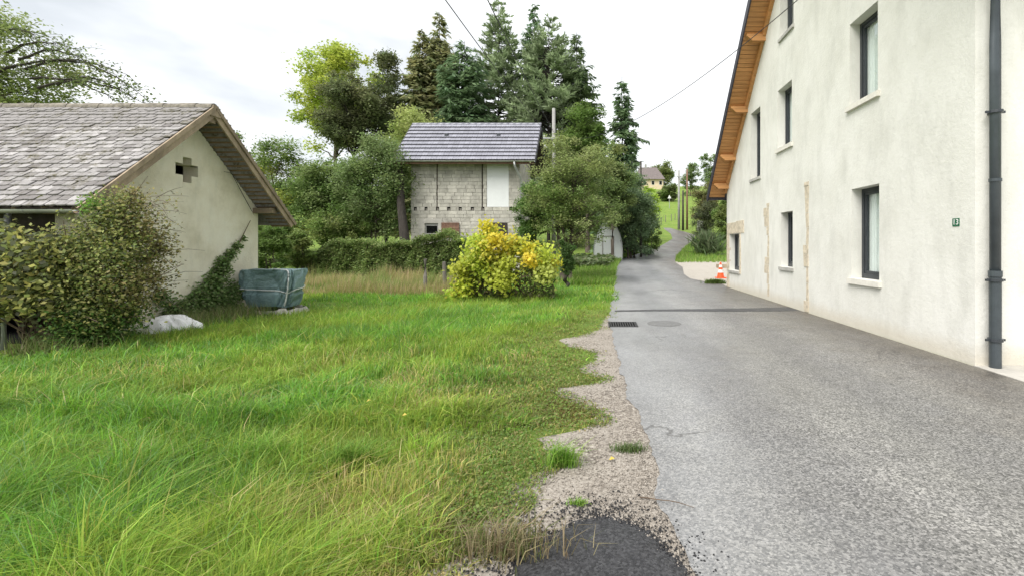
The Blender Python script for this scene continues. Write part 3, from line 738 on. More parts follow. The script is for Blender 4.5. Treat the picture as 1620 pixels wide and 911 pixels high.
# side and back walls
mb = MB(); mb.prism([(HY + .06, gb), (HYB, gb), (HYB, htop(HYB)), (RDG_Y, RDG_Z - .12), (HY + .06, htop(HY + .06))], lambda a, b, d: (d, a, b), HX1 - .2, HX1); mb.build('side_wall', 'block', bh)
mb = MB(); mb.prism([(HY + .06, gb), (HYB, gb), (HYB, htop(HYB)), (RDG_Y, RDG_Z - .12), (HY + .06, htop(HY + .06))], lambda a, b, d: (d, a, b), HX0, HX0 + .2); mb.build('side_wall', 'block', bh)
MB().box(HX0 + .2, HX1 - .2, HYB - .2, HYB, gb, htop(HYB)).build('rear_wall', 'block', bh)
MB().box(HX0 + .25, HX1 - .25, HY + .9, HY + 1.0, gb, htop(HY) - .3).build('inner_partition', 'dark_room', bh)
MB().box(door[0] + .01, door[1] - .01, HY + .02, HY + .07, door[2] + .01, door[3] - .01).build('loading_door', 'white_panel', bh)
mb = MB(); a, b, za, zb = w1
mb.box(a, a + .06, HY + .06, HY + .12, za, zb); mb.box(b - .06, b, HY + .06, HY + .12, za, zb); mb.box(a + .06, b - .06, HY + .062, HY + .118, zb - .12, zb); mb.box(a + .06, b - .06, HY + .062, HY + .118, za + .28, za + .33)
fr = mb.build('window_frame', 'concrete_grey', bh)
MB().box(a + .05, b - .05, HY + .09, HY + .1, za, zb - .1).build('pane', 'glass', fr)
def shutter(x0, x1, z0, z1, y, n, mat):
    w = (x1 - x0) / n
    sh = MB().box(x0 + .04, x1 - .04, y + .03, y + .05, z0 + .02, z1 - .02).build('shutter', mat, bh)
    for k in range(n): MB().box(x0 + k * w + .006, x0 + (k + 1) * w - .006, y, y + .028, z0, z1, .004).build('plank', mat, sh)
    return sh
nsh = 5
sh = MB().box(hx(699.5), hx(726.5), HY - .05, HY - .03, hz(376), hz(352.5)).build('shutter', 'red_wood', bh)
for k in range(nsh):
    z0 = hz(376) + (hz(352.5) - hz(376)) * k / nsh
    MB().box(hx(699), hx(727), HY - .08, HY - .052, z0 + .006, z0 + (hz(352.5) - hz(376)) / nsh - .006, .005).build('plank', 'red_wood', sh)
mb = MB(); mb.prism([(hx(702), hz(353)), (hx(704), hz(353)), (hx(711), hz(372)), (hx(709), hz(372))], lambda a, b, d: (a, d, b), HY - .11, HY - .083); mb.build('brace', 'red_wood', sh)
shutter(w2[0] + .01, w2[1] - .01, w2[2], w2[3] - .01, HY - .03, 6, 'dark_wood')
# roof: deck, tile rows, verge, gutter, pipe
RX0, RX1 = -10.95, -3.33
def hslope(ya, yb, t0, t1, near):
    sn = -math.sin(HA) if near else math.sin(HA); zt = lambda Y: RDG_Z - HS * abs(Y - RDG_Y)
    return [(ya + sn * t0, zt(ya) + math.cos(HA) * t0), (yb + sn * t0, zt(yb) + math.cos(HA) * t0), (yb + sn * t1, zt(yb) + math.cos(HA) * t1), (ya + sn * t1, zt(ya) + math.cos(HA) * t1)]
mb = MB(); mb.prism(hslope(EAVE_Y, RDG_Y, -.1, -.02, True), rx_map, RX0 + .03, RX1 - .03); mb.prism(hslope(RDG_Y, 2 * RDG_Y - EAVE_Y, -.1, .02, False), rx_map, RX0 + .03, RX1 - .03)
hroof = mb.build('roof', 'dark_wood', bh)
NR, NC = 10, 26
Ls = (RDG_Y - EAVE_Y) / math.cos(HA); te = Ls / NR; tw = (RX1 - RX0) / NC
def conc_tile():                                   # low double-roll tile with a thick nose
    mb = MB(); prof = [(-.5, .0), (-.36, .012), (-.22, .0), (0, .0), (.14, .012), (.28, .0), (.5, .0)]
    w, l = tw - .006, te + .03
    for (a, za), (b, zb) in zip(prof[:-1], prof[1:]):
        A = [(a * w, 0, za), (b * w, 0, zb), (b * w, -l, zb), (a * w, -l, za)]
        mb.face([A[0], A[3], A[2], A[1]]); mb.face([A[3], (A[3][0], -l, za - .022), (A[2][0], -l, zb - .022), A[2]])
    return mb.mesh('roof_tile', 'new_tile')
ctm = conc_tile()
for r_ in range(NR):
    for c_ in range(NC):
        s = r_ * te
        inst('roof_tile', ctm, hroof, (RX0 + (c_ + .5) * tw, RDG_Y - s * math.cos(HA) + .0, RDG_Z - s * math.sin(HA) + .012), (HA - R(11), 0, 0))
for c_ in range(20):
    w = (RX1 - RX0) / 20
    MB().tube([(RX0 + c_ * w, RDG_Y, RDG_Z + .0), (RX0 + (c_ + 1) * w + .01, RDG_Y, RDG_Z + .01)], .085, 8).build('ridge_tile', 'new_tile', hroof, smooth=True)
for near in (True, False):
    ya, yb = (EAVE_Y - .02, RDG_Y) if near else (RDG_Y, 2 * RDG_Y - EAVE_Y)
    mb = MB(); mb.prism(hslope(ya, yb, -.2, .06, near), rx_map, RX1 - .028, RX1 + .02); mb.build('bargeboard', 'dark_roof', bh)
    mb = MB(); mb.prism(hslope(ya, yb, -.2, .06, near), rx_map, RX0 - .02, RX0 + .028); mb.build('bargeboard', 'dark_roof', bh)
for px in (707, 789):
    t = (CY - 214) / F; Yq = (RDG_Z - HS * RDG_Y + .07 - EYE) / (t - HS); c0 = P(px, 214, Yq)
    MB().box(c0.x - .09, c0.x + .09, c0.y - .14, c0.y + .05, c0.z - .1, c0.z + .05).build('roof_vent', 'anthracite', hroof)
mb = MB(); mb.grid(lambda a, b: (RX0 + a * (RX1 - RX0), EAVE_Y - .09 + .07 * math.cos(math.pi * b), EAVE_Z - .03 - .08 * math.sin(math.pi * b)), 2, 9); mb.build('gutter', 'zinc', bh, smooth=True)
MB().box(RX0 + .05, RX1 - .05, EAVE_Y - .01, EAVE_Y + .03, EAVE_Z - .2, EAVE_Z - .06).build('fascia', 'red_wood', bh)
MB().tube([(PX(814, 24.2), 24.2, EAVE_Z - .1), (PX(814, 24.2), 24.2, EAVE_Z - .3), (PX(824, 24.8), 24.85, EAVE_Z - .95), (PX(824, 24.85), 24.9, EAVE_Z - 1.3), (PX(824, 24.85), 24.9, .3)], .055, 10).build('downpipe', 'zinc', bh, smooth=True)
# grey plank door leaning in front of the wall
gd = thing('grey_gate_leaf', 'weathered grey gate leaf beside the hedge below red shutter', 'gate', (PX(736, 24.2), 24.2, H(24)))
for k in range(4):
    x0 = PX(730, 24.2) + k * .115
    MB().box(x0, x0 + .108, 24.2, 24.23, H(24), PZ(375, 24.2) - .03 * (k % 2), .004).build('plank', 'grey_wood', gd)
MB().box(PX(729.5, 24.2), PX(744, 24.2), 24.16, 24.198, PZ(380, 24.2), PZ(377.5, 24.2)).build('rail', 'grey_wood', gd)
MB().box(PX(729.5, 24.2), PX(744, 24.2), 24.16, 24.198, .5, .62).build('rail', 'grey_wood', gd)

# ================================================================ PLANTS
def leaf_arrays(pts, size, aspect=.55, up=.35, rng=RNG, fold=0, outward=None):
    n = len(pts)
    nrm = rng.normal(size=(n, 3)); nrm[:, 2] = np.abs(nrm[:, 2]) + up
    if outward is not None: nrm += outward
    nrm /= np.linalg.norm(nrm, axis=1)[:, None]
    t = rng.normal(size=(n, 3)); t -= (t * nrm).sum(1)[:, None] * nrm; t /= np.linalg.norm(t, axis=1)[:, None]
    b = np.cross(nrm, t)
    L = (size * rng.uniform(.65, 1.3, n))[:, None]; Wd = L * aspect
    V = np.stack([pts - t * L * .5, pts + b * Wd * .5 - t * L * .08, pts + t * L * .5 - nrm * L * .12, pts - b * Wd * .5 - t * L * .08], 1).reshape(-1, 3)
    Fc = np.arange(n * 4).reshape(-1, 4)
    return V, Fc
def pal(n, cols, rng=RNG, jit=.22, w=None):
    cols = np.array(cols, float); k = rng.choice(len(cols), n, p=w)
    c = cols[k] * rng.uniform(1 - jit, 1 + jit, (n, 1)) * rng.uniform(.94, 1.06, (n, 3))
    return np.clip(c, 0, 1)
def leaves(name, pts, size, cols, parent, aspect=.55, up=.35, rng=RNG, outward=None, kind=None, mat='leaf', tint=None):
    pts = np.asarray(pts); V, Fc = leaf_arrays(pts, size, aspect, up, rng, outward=outward)
    tn = np.repeat(cols if isinstance(cols, np.ndarray) else pal(len(pts), cols, rng), 4, axis=0)
    o = link(bpy.data.objects.new(name, fast_mesh(name, V - np.array(origin(parent)), Fc, mat, tn)), parent)
    if kind: o['kind'] = kind
    return o
def clump_points(centers, radii, n, rng, flat=.75):
    w = radii ** 2; w = w / w.sum()
    k = rng.choice(len(centers), n, p=w)
    d = rng.normal(size=(n, 3)); d /= np.linalg.norm(d, axis=1)[:, None]
    r = radii[k] * np.abs(rng.normal(.72, .34, n))
    d[:, 2] *= flat
    return centers[k] + d * r[:, None], k
def curve(p0, p1, sag, n=6, wob=.0, rng=random):
    p0, p1 = Vector(p0), Vector(p1); out = []
    for k in range(n):
        t = k / (n - 1); p = p0.lerp(p1, t); p.z += sag * 4 * t * (1 - t)
        if 0 < k < n - 1 and wob: p += Vector((rng.uniform(-wob, wob), rng.uniform(-wob, wob), rng.uniform(-wob, wob) * .5))
        out.append(p)
    return out
def deciduous(name, label, cat, X, Y, ztop, zbot, rx, ry, palette, seed, nclump=40, nleaf=14000, leaf=.16, trunk_r=.15, bark='bark', group=None, stems=1, clr=.3, up=1.1, dark=None, zbase=None, shape=1.0, topcol=None, lean=0):
    nclump = int(nclump * 1.5); clr *= .85; nleaf = int(nleaf * 1.25); leaf *= .92
    rng = np.random.default_rng(seed); rd = random.Random(seed)
    zb = H(Y) if zbase is None else zbase
    t = thing(name, label, cat, (X, Y, zb), group)
    zc, rz = (ztop + zbot) / 2, (ztop - zbot) / 2
    d = rng.normal(size=(nclump, 3)); d /= np.linalg.norm(d, axis=1)[:, None]
    u = rng.uniform(0, 1, nclump) ** .42
    lob = rng.normal(size=(9, 3)); lob /= np.linalg.norm(lob, axis=1)[:, None]; amp = rng.uniform(-.30, .34, 9)
    u = u * np.clip(.93 + (np.clip(d @ lob.T, 0, 1) ** 3 * amp).sum(1), .5, 1.3)
    c = d * u[:, None]
    taper = 1 - .35 * shape * np.clip(c[:, 2], 0, 1)
    c = np.stack([X + lean * (c[:, 2] + 1) / 2 + c[:, 0] * rx * .92 * taper, Y + c[:, 1] * ry * .92 * taper, zc + c[:, 2] * rz * .88], 1)
    mean = (rx * ry * rz) ** (1 / 3)
    rad = mean * clr * rng.uniform(.55, 1.25, nclump)
    mb = MB()
    base_pts = []
    for s in range(stems):
        ox, oy = (rd.uniform(-.5, .5) * rx * .35, rd.uniform(-.3, .3) * ry * .35) if stems > 1 else (0, 0)
        top = Vector((X + ox * 2.2 + lean * .5, Y + oy * 2.2, zc + rz * .35)); bot = Vector((X + ox, Y + oy, zb - .1))
        pts = curve(bot, top, 0, 9, trunk_r * .8, rd); rr_ = [trunk_r * (1.25 if k == 0 else 1) * (1 - .8 * k / 8) for k in range(9)]
        mb.tube(pts, rr_, 8); base_pts += [(p, r_) for p, r_ in zip(pts, rr_)][2:]
    for k in range(nclump):
        cc = Vector(c[k])
        cand = [(p, r_) for p, r_ in base_pts if p.z < cc.z + .1] or base_pts[:1]
        p, r_ = min(cand, key=lambda q: (q[0] - cc).length + rd.uniform(0, .3) * mean)
        mb.tube(curve(p, cc, .08 * (cc - p).length, 6, .05 * (cc - p).length, rd), [max(.012, r_ * .5) * (1 - .75 * q / 5) for q in range(6)], 5, cap=False)
        for q in range(3):
            e = cc + Vector((rd.uniform(-1, 1), rd.uniform(-1, 1), rd.uniform(-.6, 1))) * rad[k]
            mb.tube(curve(cc, e, 0, 3, .02, rd), [max(.008, r_ * .12), max(.006, r_ * .08), .004], 4, cap=False)
    mb.build('trunk', bark, t, smooth=True, recalc=False)
    pts, kk = clump_points(c, rad, nleaf, rng)
    palette = [tuple(x * 1.25 for x in q) for q in palette]; ct = pal(nclump, palette, rng, .16)
    if topcol is not None:
        f = np.clip((c[:, 2] - (zc + rz * .1)) / (rz * .4), 0, 1)[:, None]; ct = ct * (1 - f) + pal(nclump, topcol, rng, .12) * f
    cl = ct[kk] * rng.uniform(.72, 1.3, (nleaf, 1)); mixc = pal(nleaf, palette, rng)
    cl = np.clip(cl * .7 + mixc * .3, 0, 1)
    leaves('crown', pts, leaf, cl, t, .6, up, rng)
    return t
def conifer(name, label, X, Y, ztop, rmax, palette, seed, zlow=None, whorl=.55, per=8, droop=.3, twig=.5, nt_=16, bark='bark_dark', tr=.2, power=.9, gap=0, tuft=False, group=None):
    rng = np.random.default_rng(seed); rd = random.Random(seed); zb = H(Y); rmax *= 1.15
    t = thing(name, label, 'tree', (X, Y, zb), group)
    zlow = zb + 1 if zlow is None else zlow
    mb = MB(); mb.tube(curve((X, Y, zb - .2), (X, Y, ztop), 0, 10, .05, rd), [tr * (1 - .93 * k / 9) for k in range(10)], 8)
    VV, CC = [], []
    z = zlow
    while z < ztop - .25:
        f = (ztop - z) / (ztop - zlow)
        L0 = rmax * (f ** power) + .12
        for k in range(per if f > .15 else 5):
            if rd.random() < gap: continue
            a = rd.uniform(0, 6.283); L = L0 * rd.uniform(.6, 1.12)
            zz = z + rd.uniform(-.5, .5) * whorl
            dirv = np.array([math.cos(a), math.sin(a), 0]); side = np.array([-math.sin(a), math.cos(a), 0])
            rise = (.18 if f < .35 else 0) - droop * (.4 + .6 * f)
            e = Vector((X, Y, zz)) + Vector(dirv) * L + Vector((0, 0, rise * L))
            cpts = curve((X, Y, zz), e, -.06 * L if not tuft else .03 * L, 4, .02, rd)
            mb.tube(cpts, [max(.01, .03 * L0 * .5), .012 + .01 * L, .01, .004], 4, cap=False)
            m_ = max(5, int(nt_ * (.35 + L / rmax)))
            s = rng.uniform(.12 if not tuft else .3, 1.0, m_) ** .8
            base = np.array([X, Y, zz]) + s[:, None] * (dirv * L + np.array([0, 0, rise * L])) + np.array([0, 0, -.06 * L]) * (4 * s * (1 - s))[:, None]
            sg = rng.choice([-1, 1], m_)
            if tuft:
                dv = dirv * rng.uniform(.1, .9, (m_, 1)) + side * (sg * rng.uniform(.1, .9, m_))[:, None] + np.array([0, 0, 1]) * rng.uniform(-.1, .75, (m_, 1))
            else:
                dv = dirv * rng.uniform(.15, .9, (m_, 1)) + side * (sg * rng.uniform(.25, 1, m_))[:, None] + np.array([0, 0, -1]) * rng.uniform(.0, .85, (m_, 1))
            dv /= np.linalg.norm(dv, axis=1)[:, None]
            TL = twig * rng.uniform(.5, 1.2, m_) * (1.15 - .5 * s) * (.45 + .55 * min(1, L / (rmax * .5)))
            wv = np.cross(dv, rng.normal(size=(m_, 3)) * .45 + np.array([0, 0, 1.0])); wv /= np.linalg.norm(wv, axis=1)[:, None]
            hw = TL * rng.uniform(.10, .2, m_)
            tip = base + dv * TL[:, None]; mid = base + dv * (TL * .4)[:, None]
            VV.append(np.stack([base, mid + wv * hw[:, None], tip, mid - wv * hw[:, None]], 1).reshape(-1, 3))
            tint = np.array(palette[rd.randrange(len(palette))]) * rd.uniform(.85, 1.5)
            CC.append(np.repeat(tint[None] * rng.uniform(.7, 1.3, (m_, 1)), 4, axis=0))
        z += whorl * rd.uniform(.7, 1.2) * (.55 + .45 * f)
    mb.build('trunk', bark, t, smooth=True, recalc=False)
    V = np.concatenate(VV) - np.array(origin(t)); C = np.clip(np.concatenate(CC), 0, 1)
    link(bpy.data.objects.new('crown', fast_mesh('crown', V, np.arange(len(V)).reshape(-1, 4), 'leaf', C)), t)
    return t
def T(px, ptop, pbot, hw, Y):      # crown placement from the photograph at depth Y
    return dict(X=PX(px, Y), Y=Y, ztop=PZ(ptop, Y), zbot=PZ(pbot, Y), rx=hw / F * Y, ry=hw / F * Y * .85)
GR = [(.13, .20, .05), (.10, .165, .04), (.17, .235, .065)]
OL = [(.17, .21, .065), (.21, .245, .08), (.13, .175, .055)]
YG = [(.36, .42, .07), (.28, .37, .065), (.42, .46, .10)]
DK = [(.135, .155, .07), (.165, .175, .085), (.11, .14, .06)]
CN = [(.13, .20, .095), (.165, .24, .115), (.11, .18, .09)]
CB = [(.25, .26, .12), (.28, .27, .125), (.20, .24, .11)]
PI = [(.23, .29, .155), (.27, .33, .19), (.20, .26, .135)]
HZ = [(.17, .235, .085), (.21, .27, .11), (.135, .20, .07)]
# tall trees behind the block building
deciduous('poplar_tree', 'tall yellow green broadleaf tree behind a dark leaved one', 'tree', **T(532, 46, 250, 82, 47), palette=YG, seed=1, nclump=70, nleaf=22000, leaf=.34, trunk_r=.3, clr=.24)
deciduous('dark_maple_tree', 'dark brown green broadleaf tree in front of the yellow green one', 'tree', **T(560, 105, 268, 60, 41), palette=DK, seed=2, nclump=60, nleaf=17000, leaf=.26, trunk_r=.28, bark='bark_dark', clr=.27)
deciduous('dark_beech_tree', 'narrow dark tree between brown conifer and dark maple', 'tree', **T(612, 78, 258, 36, 43), palette=DK, seed=3, nclump=40, nleaf=10000, leaf=.26, trunk_r=.22, bark='bark_dark', shape=1.3)
conifer('cypress_tree', 'brownish green conifer with two close tops, taller half', PX(695, 45), 45, PZ(20, 45), 4.3, CB, 4, zlow=4, whorl=.5, per=14, droop=.3, twig=1.1, nt_=24, power=.8)
conifer('cypress_tree', 'brownish green conifer with two close tops, lower half', PX(668, 44), 44, PZ(46, 44), 4.2, CB, 5, zlow=4, whorl=.5, per=14, droop=.3, twig=1.1, nt_=24, power=.8)
conifer('dark_fir_tree', 'rounded dark green conifer between brown conifer and blue green pine', PX(735, 42), 42, PZ(65, 42), 4.2, CN, 6, zlow=4, whorl=.5, per=13, droop=.15, twig=1.0, nt_=24, power=.55)
conifer('pine_tree', 'tall blue green pine with layered boughs behind the ribbed roof', PX(789, 46), 46, PZ(-6, 46), 4.6, PI, 7, zlow=6, whorl=.7, per=12, droop=.0, twig=.8, nt_=44, tuft=True, power=.7)
conifer('spruce_tree', 'pointed dark spruce top rising between two pines', PX(846, 47), 47, PZ(2, 47), 4.4, CN, 8, zlow=5, whorl=.52, per=12, droop=.3, twig=1.0, nt_=22, power=.85)
conifer('pine_tree', 'broad grey green pine behind the concrete utility pole', PX(868, 43), 43, PZ(30, 43), 5.0, PI, 9, zlow=6, whorl=.65, per=13, droop=.02, twig=.8, nt_=44, tuft=True, power=.6)
conifer('spruce_tree', 'green spruce sloping down at the edge of the conifer stand', PX(912, 45), 45, PZ(52, 45), 4.2, [(.12, .165, .07), (.10, .15, .065)], 10, zlow=4, whorl=.5, per=13, droop=.2, twig=1.0, nt_=24, power=.75)
deciduous('alder_tree', 'green rounded broadleaf tree at the foot of the conifers', 'tree', **T(930, 150, 310, 48, 38), palette=GR, seed=11, nclump=40, nleaf=12000, leaf=.24, trunk_r=.2)
sp = conifer('spruce_tree', 'slender lone spruce with drooping boughs above the dark shrubs', PX(984, 36), 36, PZ(122, 36), 2.0, CN, 12, zlow=2, whorl=.5, per=10, droop=.3, twig=.8, nt_=24, power=.75, gap=.05)
# long low boughs of that spruce reaching over the lane
VV, CC = [], []; mb = MB()
for (pa, pb, qa, qb) in ((985, 205, 1028, 224), (988, 232, 1006, 248), (985, 180, 1010, 196)):
    A, B = P(pa, pb, 36), P(qa, qb, 36); pts = curve(A, B, -.12, 5); mb.tube(pts, [.05, .04, .03, .02, .01], 5, cap=False)
    n_ = 150; s = RNG.uniform(.1, 1, n_); base = np.array(A) + s[:, None] * np.array(B - A) + np.array([0, 0, -.5]) * (s * (1 - s))[:, None]
    dv = np.stack([RNG.uniform(-.1, .5, n_), RNG.uniform(-.5, .5, n_), -RNG.uniform(.6, 1.2, n_)], 1); TL = RNG.uniform(.3, .75, n_) * (1.1 - .6 * s)
    wv = np.cross(dv, RNG.normal(size=(n_, 3))); wv /= np.linalg.norm(wv, axis=1)[:, None]; hw = TL * .12
    VV.append(np.stack([base, base + dv * (TL * .4)[:, None] + wv * hw[:, None], base + dv * TL[:, None], base + dv * (TL * .4)[:, None] - wv * hw[:, None]], 1).reshape(-1, 3)); CC.append(np.repeat(pal(n_, CN), 4, axis=0))
mb.build('bough', 'bark_dark', sp, smooth=True, recalc=False)
V = np.concatenate(VV) - np.array(origin(sp)); link(bpy.data.objects.new('bough_needles', fast_mesh('bough_needles', V, np.arange(len(V)).reshape(-1, 4), 'leaf', np.concatenate(CC))), sp)
# nearer broadleaf growth
deciduous('willow_tree', 'pale yellow green tree behind the ribbed roof', 'tree', **T(664, 150, 320, 56, 31), palette=[(.30, .35, .11), (.26, .32, .10), (.35, .39, .14)], seed=13, nclump=46, nleaf=15000, leaf=.18, trunk_r=.16)
deciduous('hazel_tree', 'grey green bushy tree against the block wall', 'tree', **T(592, 212, 395, 70, 25.5), palette=HZ, seed=14, nclump=60, nleaf=20000, leaf=.15, trunk_r=.1, stems=3)
MB_ = None
deciduous('plum_tree', 'green tree above the middle of the hedge', 'tree', **T(512, 228, 398, 70, 27), palette=GR + HZ, seed=15, nclump=60, nleaf=20000, leaf=.16, trunk_r=.12, stems=2)
deciduous('elder_tree', 'loose green and yellow tree behind the barn gable', 'tree', **T(445, 212, 410, 66, 29), palette=GR + HZ + [(.34, .36, .08)], seed=16, nclump=56, nleaf=17000, leaf=.17, trunk_r=.12, stems=2)
deciduous('field_maple_tree', 'yellowing bushy tree between the barn roof and green trees', 'tree', **T(406, 228, 400, 44, 32), palette=[(.42, .42, .09), (.26, .30, .08), (.18, .24, .07)], seed=17, nclump=40, nleaf=11000, leaf=.18, trunk_r=.12)
deciduous('bare_elder_tree', 'sparse dark twiggy tree peeking above the barn gable', 'tree', **T(372, 188, 300, 26, 24), palette=DK + GR, seed=18, nclump=24, nleaf=1600, leaf=.14, trunk_r=.08)
deciduous('undergrowth_shrub', 'dark shrub in the shade behind the hedge and barn', 'shrub', **T(440, 335, 420, 40, 23), palette=GR, seed=19, nclump=30, nleaf=8000, leaf=.13, trunk_r=.05, stems=3)
deciduous('undergrowth_shrub', 'leafy shrub directly behind the middle of the hedge', 'shrub', **T(545, 320, 410, 62, 25), palette=GR + OL, seed=20, nclump=36, nleaf=10000, leaf=.13, trunk_r=.05, stems=3)
deciduous('bramble_thicket', 'dark bramble thicket beside the barn corner and teal tarpaulin', 'shrub', **T(428, 345, 438, 30, 18.5), palette=GR, seed=81, nclump=36, nleaf=9000, leaf=.10, trunk_r=.04, stems=3)
deciduous('bramble_thicket', 'low green thicket at the far end of the overgrown hedge', 'shrub', **T(474, 360, 432, 26, 20), palette=GR + OL, seed=82, nclump=30, nleaf=8000, leaf=.10, trunk_r=.04, stems=3)
deciduous('background_tree', 'dim green tree filling the gap behind barn gable and hedge', 'tree', **T(425, 262, 410, 50, 38), palette=GR, seed=83, nclump=50, nleaf=11000, leaf=.2, trunk_r=.14)
deciduous('background_tree', 'dim green tree behind the bushy trees beside the block wall', 'tree', **T(560, 240, 395, 60, 37), palette=GR, seed=84, nclump=50, nleaf=12000, leaf=.2, trunk_r=.14)
tk = thing('old_ash_tree', 'thick dark leaning trunk beside the block wall', 'tree', (PX(641, 24), 24, H(24)))
MB().tube([P(643, 425, 24), P(641, 385, 24), P(637, 350, 24.1), P(634, 320, 24.3), P(636, 280, 24.6), P(625, 240, 24.8)], [.34, .26, .22, .2, .15, .08], 10).build('trunk', 'bark_dark', tk, smooth=True)
rng = np.random.default_rng(77); cc_ = np.array([P(626 + a, 262 + b, 24.6 + c) for a, b, c in ((-14, -20, .2), (0, -8, -.3), (-22, 6, .3), (4, 12, .4), (-8, 26, -.2), (6, 40, .2), (-16, 50, 0))])
pts, kk = clump_points(cc_, np.full(7, .75), 6000, rng); leaves('crown', pts, .14, HZ, tk, .6, .35, rng)
# fruit tree on the verge
ft = deciduous('pear_tree', 'bushy fruit tree with mottled yellow green crown beside the lane', 'tree', **T(900, 206, 412, 88, 19.5), palette=[(.21, .27, .085), (.16, .23, .07), (.27, .31, .12), (.12, .19, .05)], seed=21, nclump=120, nleaf=25000, leaf=.105, trunk_r=.12, stems=3, clr=.2, topcol=[(.37, .40, .18), (.30, .345, .13)])
deciduous('pear_sapling', 'dark green shrubby tree tucked against the block wall corner', 'tree', **T(840, 272, 412, 30, 20.5), palette=[(.11, .19, .05), (.09, .16, .045), (.14, .23, .05)], seed=22, nclump=40, nleaf=11000, leaf=.11, trunk_r=.07, stems=2, clr=.3)
iv = deciduous('ivy_clad_stump', 'ivy clad stump standing in the verge beside the yellow vine', 'shrub', **T(896, 372, 446, 12, 17.2), palette=[(.07, .13, .035), (.09, .15, .05)], seed=23, nclump=26, nleaf=4500, leaf=.075, trunk_r=.1, bark='bark_dark', clr=.4, shape=0)
# dark shrubs by the lane
deciduous('cotoneaster_shrub', 'large dense grey green shrub beside the lane bend', 'shrub', **T(1000, 262, 412, 50, 33), palette=[(.13, .19, .10), (.17, .225, .13), (.11, .165, .08)], seed=24, nclump=70, nleaf=20000, leaf=.16, trunk_r=.08, stems=4)
deciduous('laurel_shrub', 'low dark shrub leaning over the lane bend', 'shrub', **T(1026, 328, 406, 22, 36), palette=GR, seed=25, nclump=30, nleaf=7000, leaf=.15, trunk_r=.05, stems=3)
deciduous('walnut_tree', 'olive green tree standing behind the mottled fruit tree', 'tree', **T(968, 225, 370, 40, 30), palette=HZ + OL, seed=26, nclump=46, nleaf=15000, leaf=.16, trunk_r=.12)
deciduous('lime_bush', 'bright lime green bush beyond the dark shrubs', 'shrub', **T(1026, 290, 352, 20, 52), palette=[(.34, .45, .06), (.40, .50, .09)], seed=27, nclump=30, nleaf=7000, leaf=.22, trunk_r=.08)
# far trees along the hill
deciduous('far_oak_tree', 'round olive tree behind the far red roofed house', 'tree', **T(1048, 247, 305, 25, 175), palette=OL, seed=28, nclump=40, nleaf=7000, leaf=.7, trunk_r=.3)
deciduous('far_hedge_tree', 'dark hedge tree below the far house beside meadow', 'tree', **T(1058, 285, 325, 20, 112), palette=GR + DK, seed=29, nclump=34, nleaf=6000, leaf=.45, trunk_r=.2)
deciduous('far_ash_tree', 'slim pale tree rising above the meadow poles', 'tree', **T(1092, 240, 320, 18, 130), palette=HZ, seed=30, nclump=22, nleaf=3500, leaf=.5, trunk_r=.25, clr=.3)
deciduous('far_birch_tree', 'airy pale tree behind the white house eave', 'tree', **T(1124, 226, 310, 20, 120), palette=HZ, seed=31, nclump=20, nleaf=3200, leaf=.5, trunk_r=.22, clr=.28)
deciduous('far_lime_tree', 'pale feathery tree further along the far ridge', 'tree', **T(1150, 240, 330, 22, 125), palette=HZ, seed=32, nclump=24, nleaf=3500, leaf=.5, trunk_r=.22)
deciduous('copper_shrub', 'brownish bushy tree behind the white house corner', 'tree', **T(1118, 272, 372, 28, 62), palette=[(.20, .185, .08), (.16, .15, .065), (.17, .19, .07)], seed=33, nclump=50, nleaf=11000, leaf=.24, trunk_r=.15)
deciduous('apple_tree', 'dark twiggy apple tree on the bank behind the white house', 'tree', **T(1116, 310, 385, 30, 48), palette=[(.08, .095, .05), (.11, .13, .06)], seed=34, nclump=36, nleaf=6000, leaf=.16, trunk_r=.12, bark='bark_dark')
deciduous('bank_shrub', 'green shrub against the white house rear wall', 'shrub', **T(1152, 300, 400, 24, 40), palette=GR + OL, seed=35, nclump=36, nleaf=9000, leaf=.18, trunk_r=.08, stems=3)
# fountain of stiff leaves on the right bank
c0 = G(1120, 404)
mb_t = thing('yucca_shrub', 'upright spiky grey green shrub on the grassy bank by gravel', 'shrub', tuple(c0))
n_ = 900; base = np.array(c0) + RNG.normal(size=(n_, 3)) * np.array([.5, .4, 0]); base[:, 2] = c0.z + RNG.uniform(0, 1.2, n_)
dv = RNG.normal(size=(n_, 3)) * .5 + np.array([0, 0, .9]); dv /= np.linalg.norm(dv, axis=1)[:, None]; TL = RNG.uniform(.5, 1.25, n_)
wv = np.cross(dv, RNG.normal(size=(n_, 3))); wv /= np.linalg.norm(wv, axis=1)[:, None]; hw = TL * .05
V = np.stack([base, base + dv * (TL * .5)[:, None] + wv * hw[:, None], base + dv * TL[:, None], base + dv * (TL * .5)[:, None] - wv * hw[:, None]], 1).reshape(-1, 3)
link(bpy.data.objects.new('foliage', fast_mesh('foliage', V - np.array(c0), np.arange(len(V)).reshape(-1, 4), 'leaf', np.repeat(pal(n_, [(.14, .19, .09), (.18, .22, .12), (.11, .16, .07)]), 4, axis=0))), mb_t)
mb = MB()
for k in range(14): mb.tube([(c0.x + random.uniform(-.3, .3), c0.y + random.uniform(-.3, .3), c0.z), (c0.x + random.uniform(-.6, .6), c0.y, c0.z + random.uniform(1, 1.9))], [.025, .008], 5)
mb.build('stem', 'straw', mb_t)
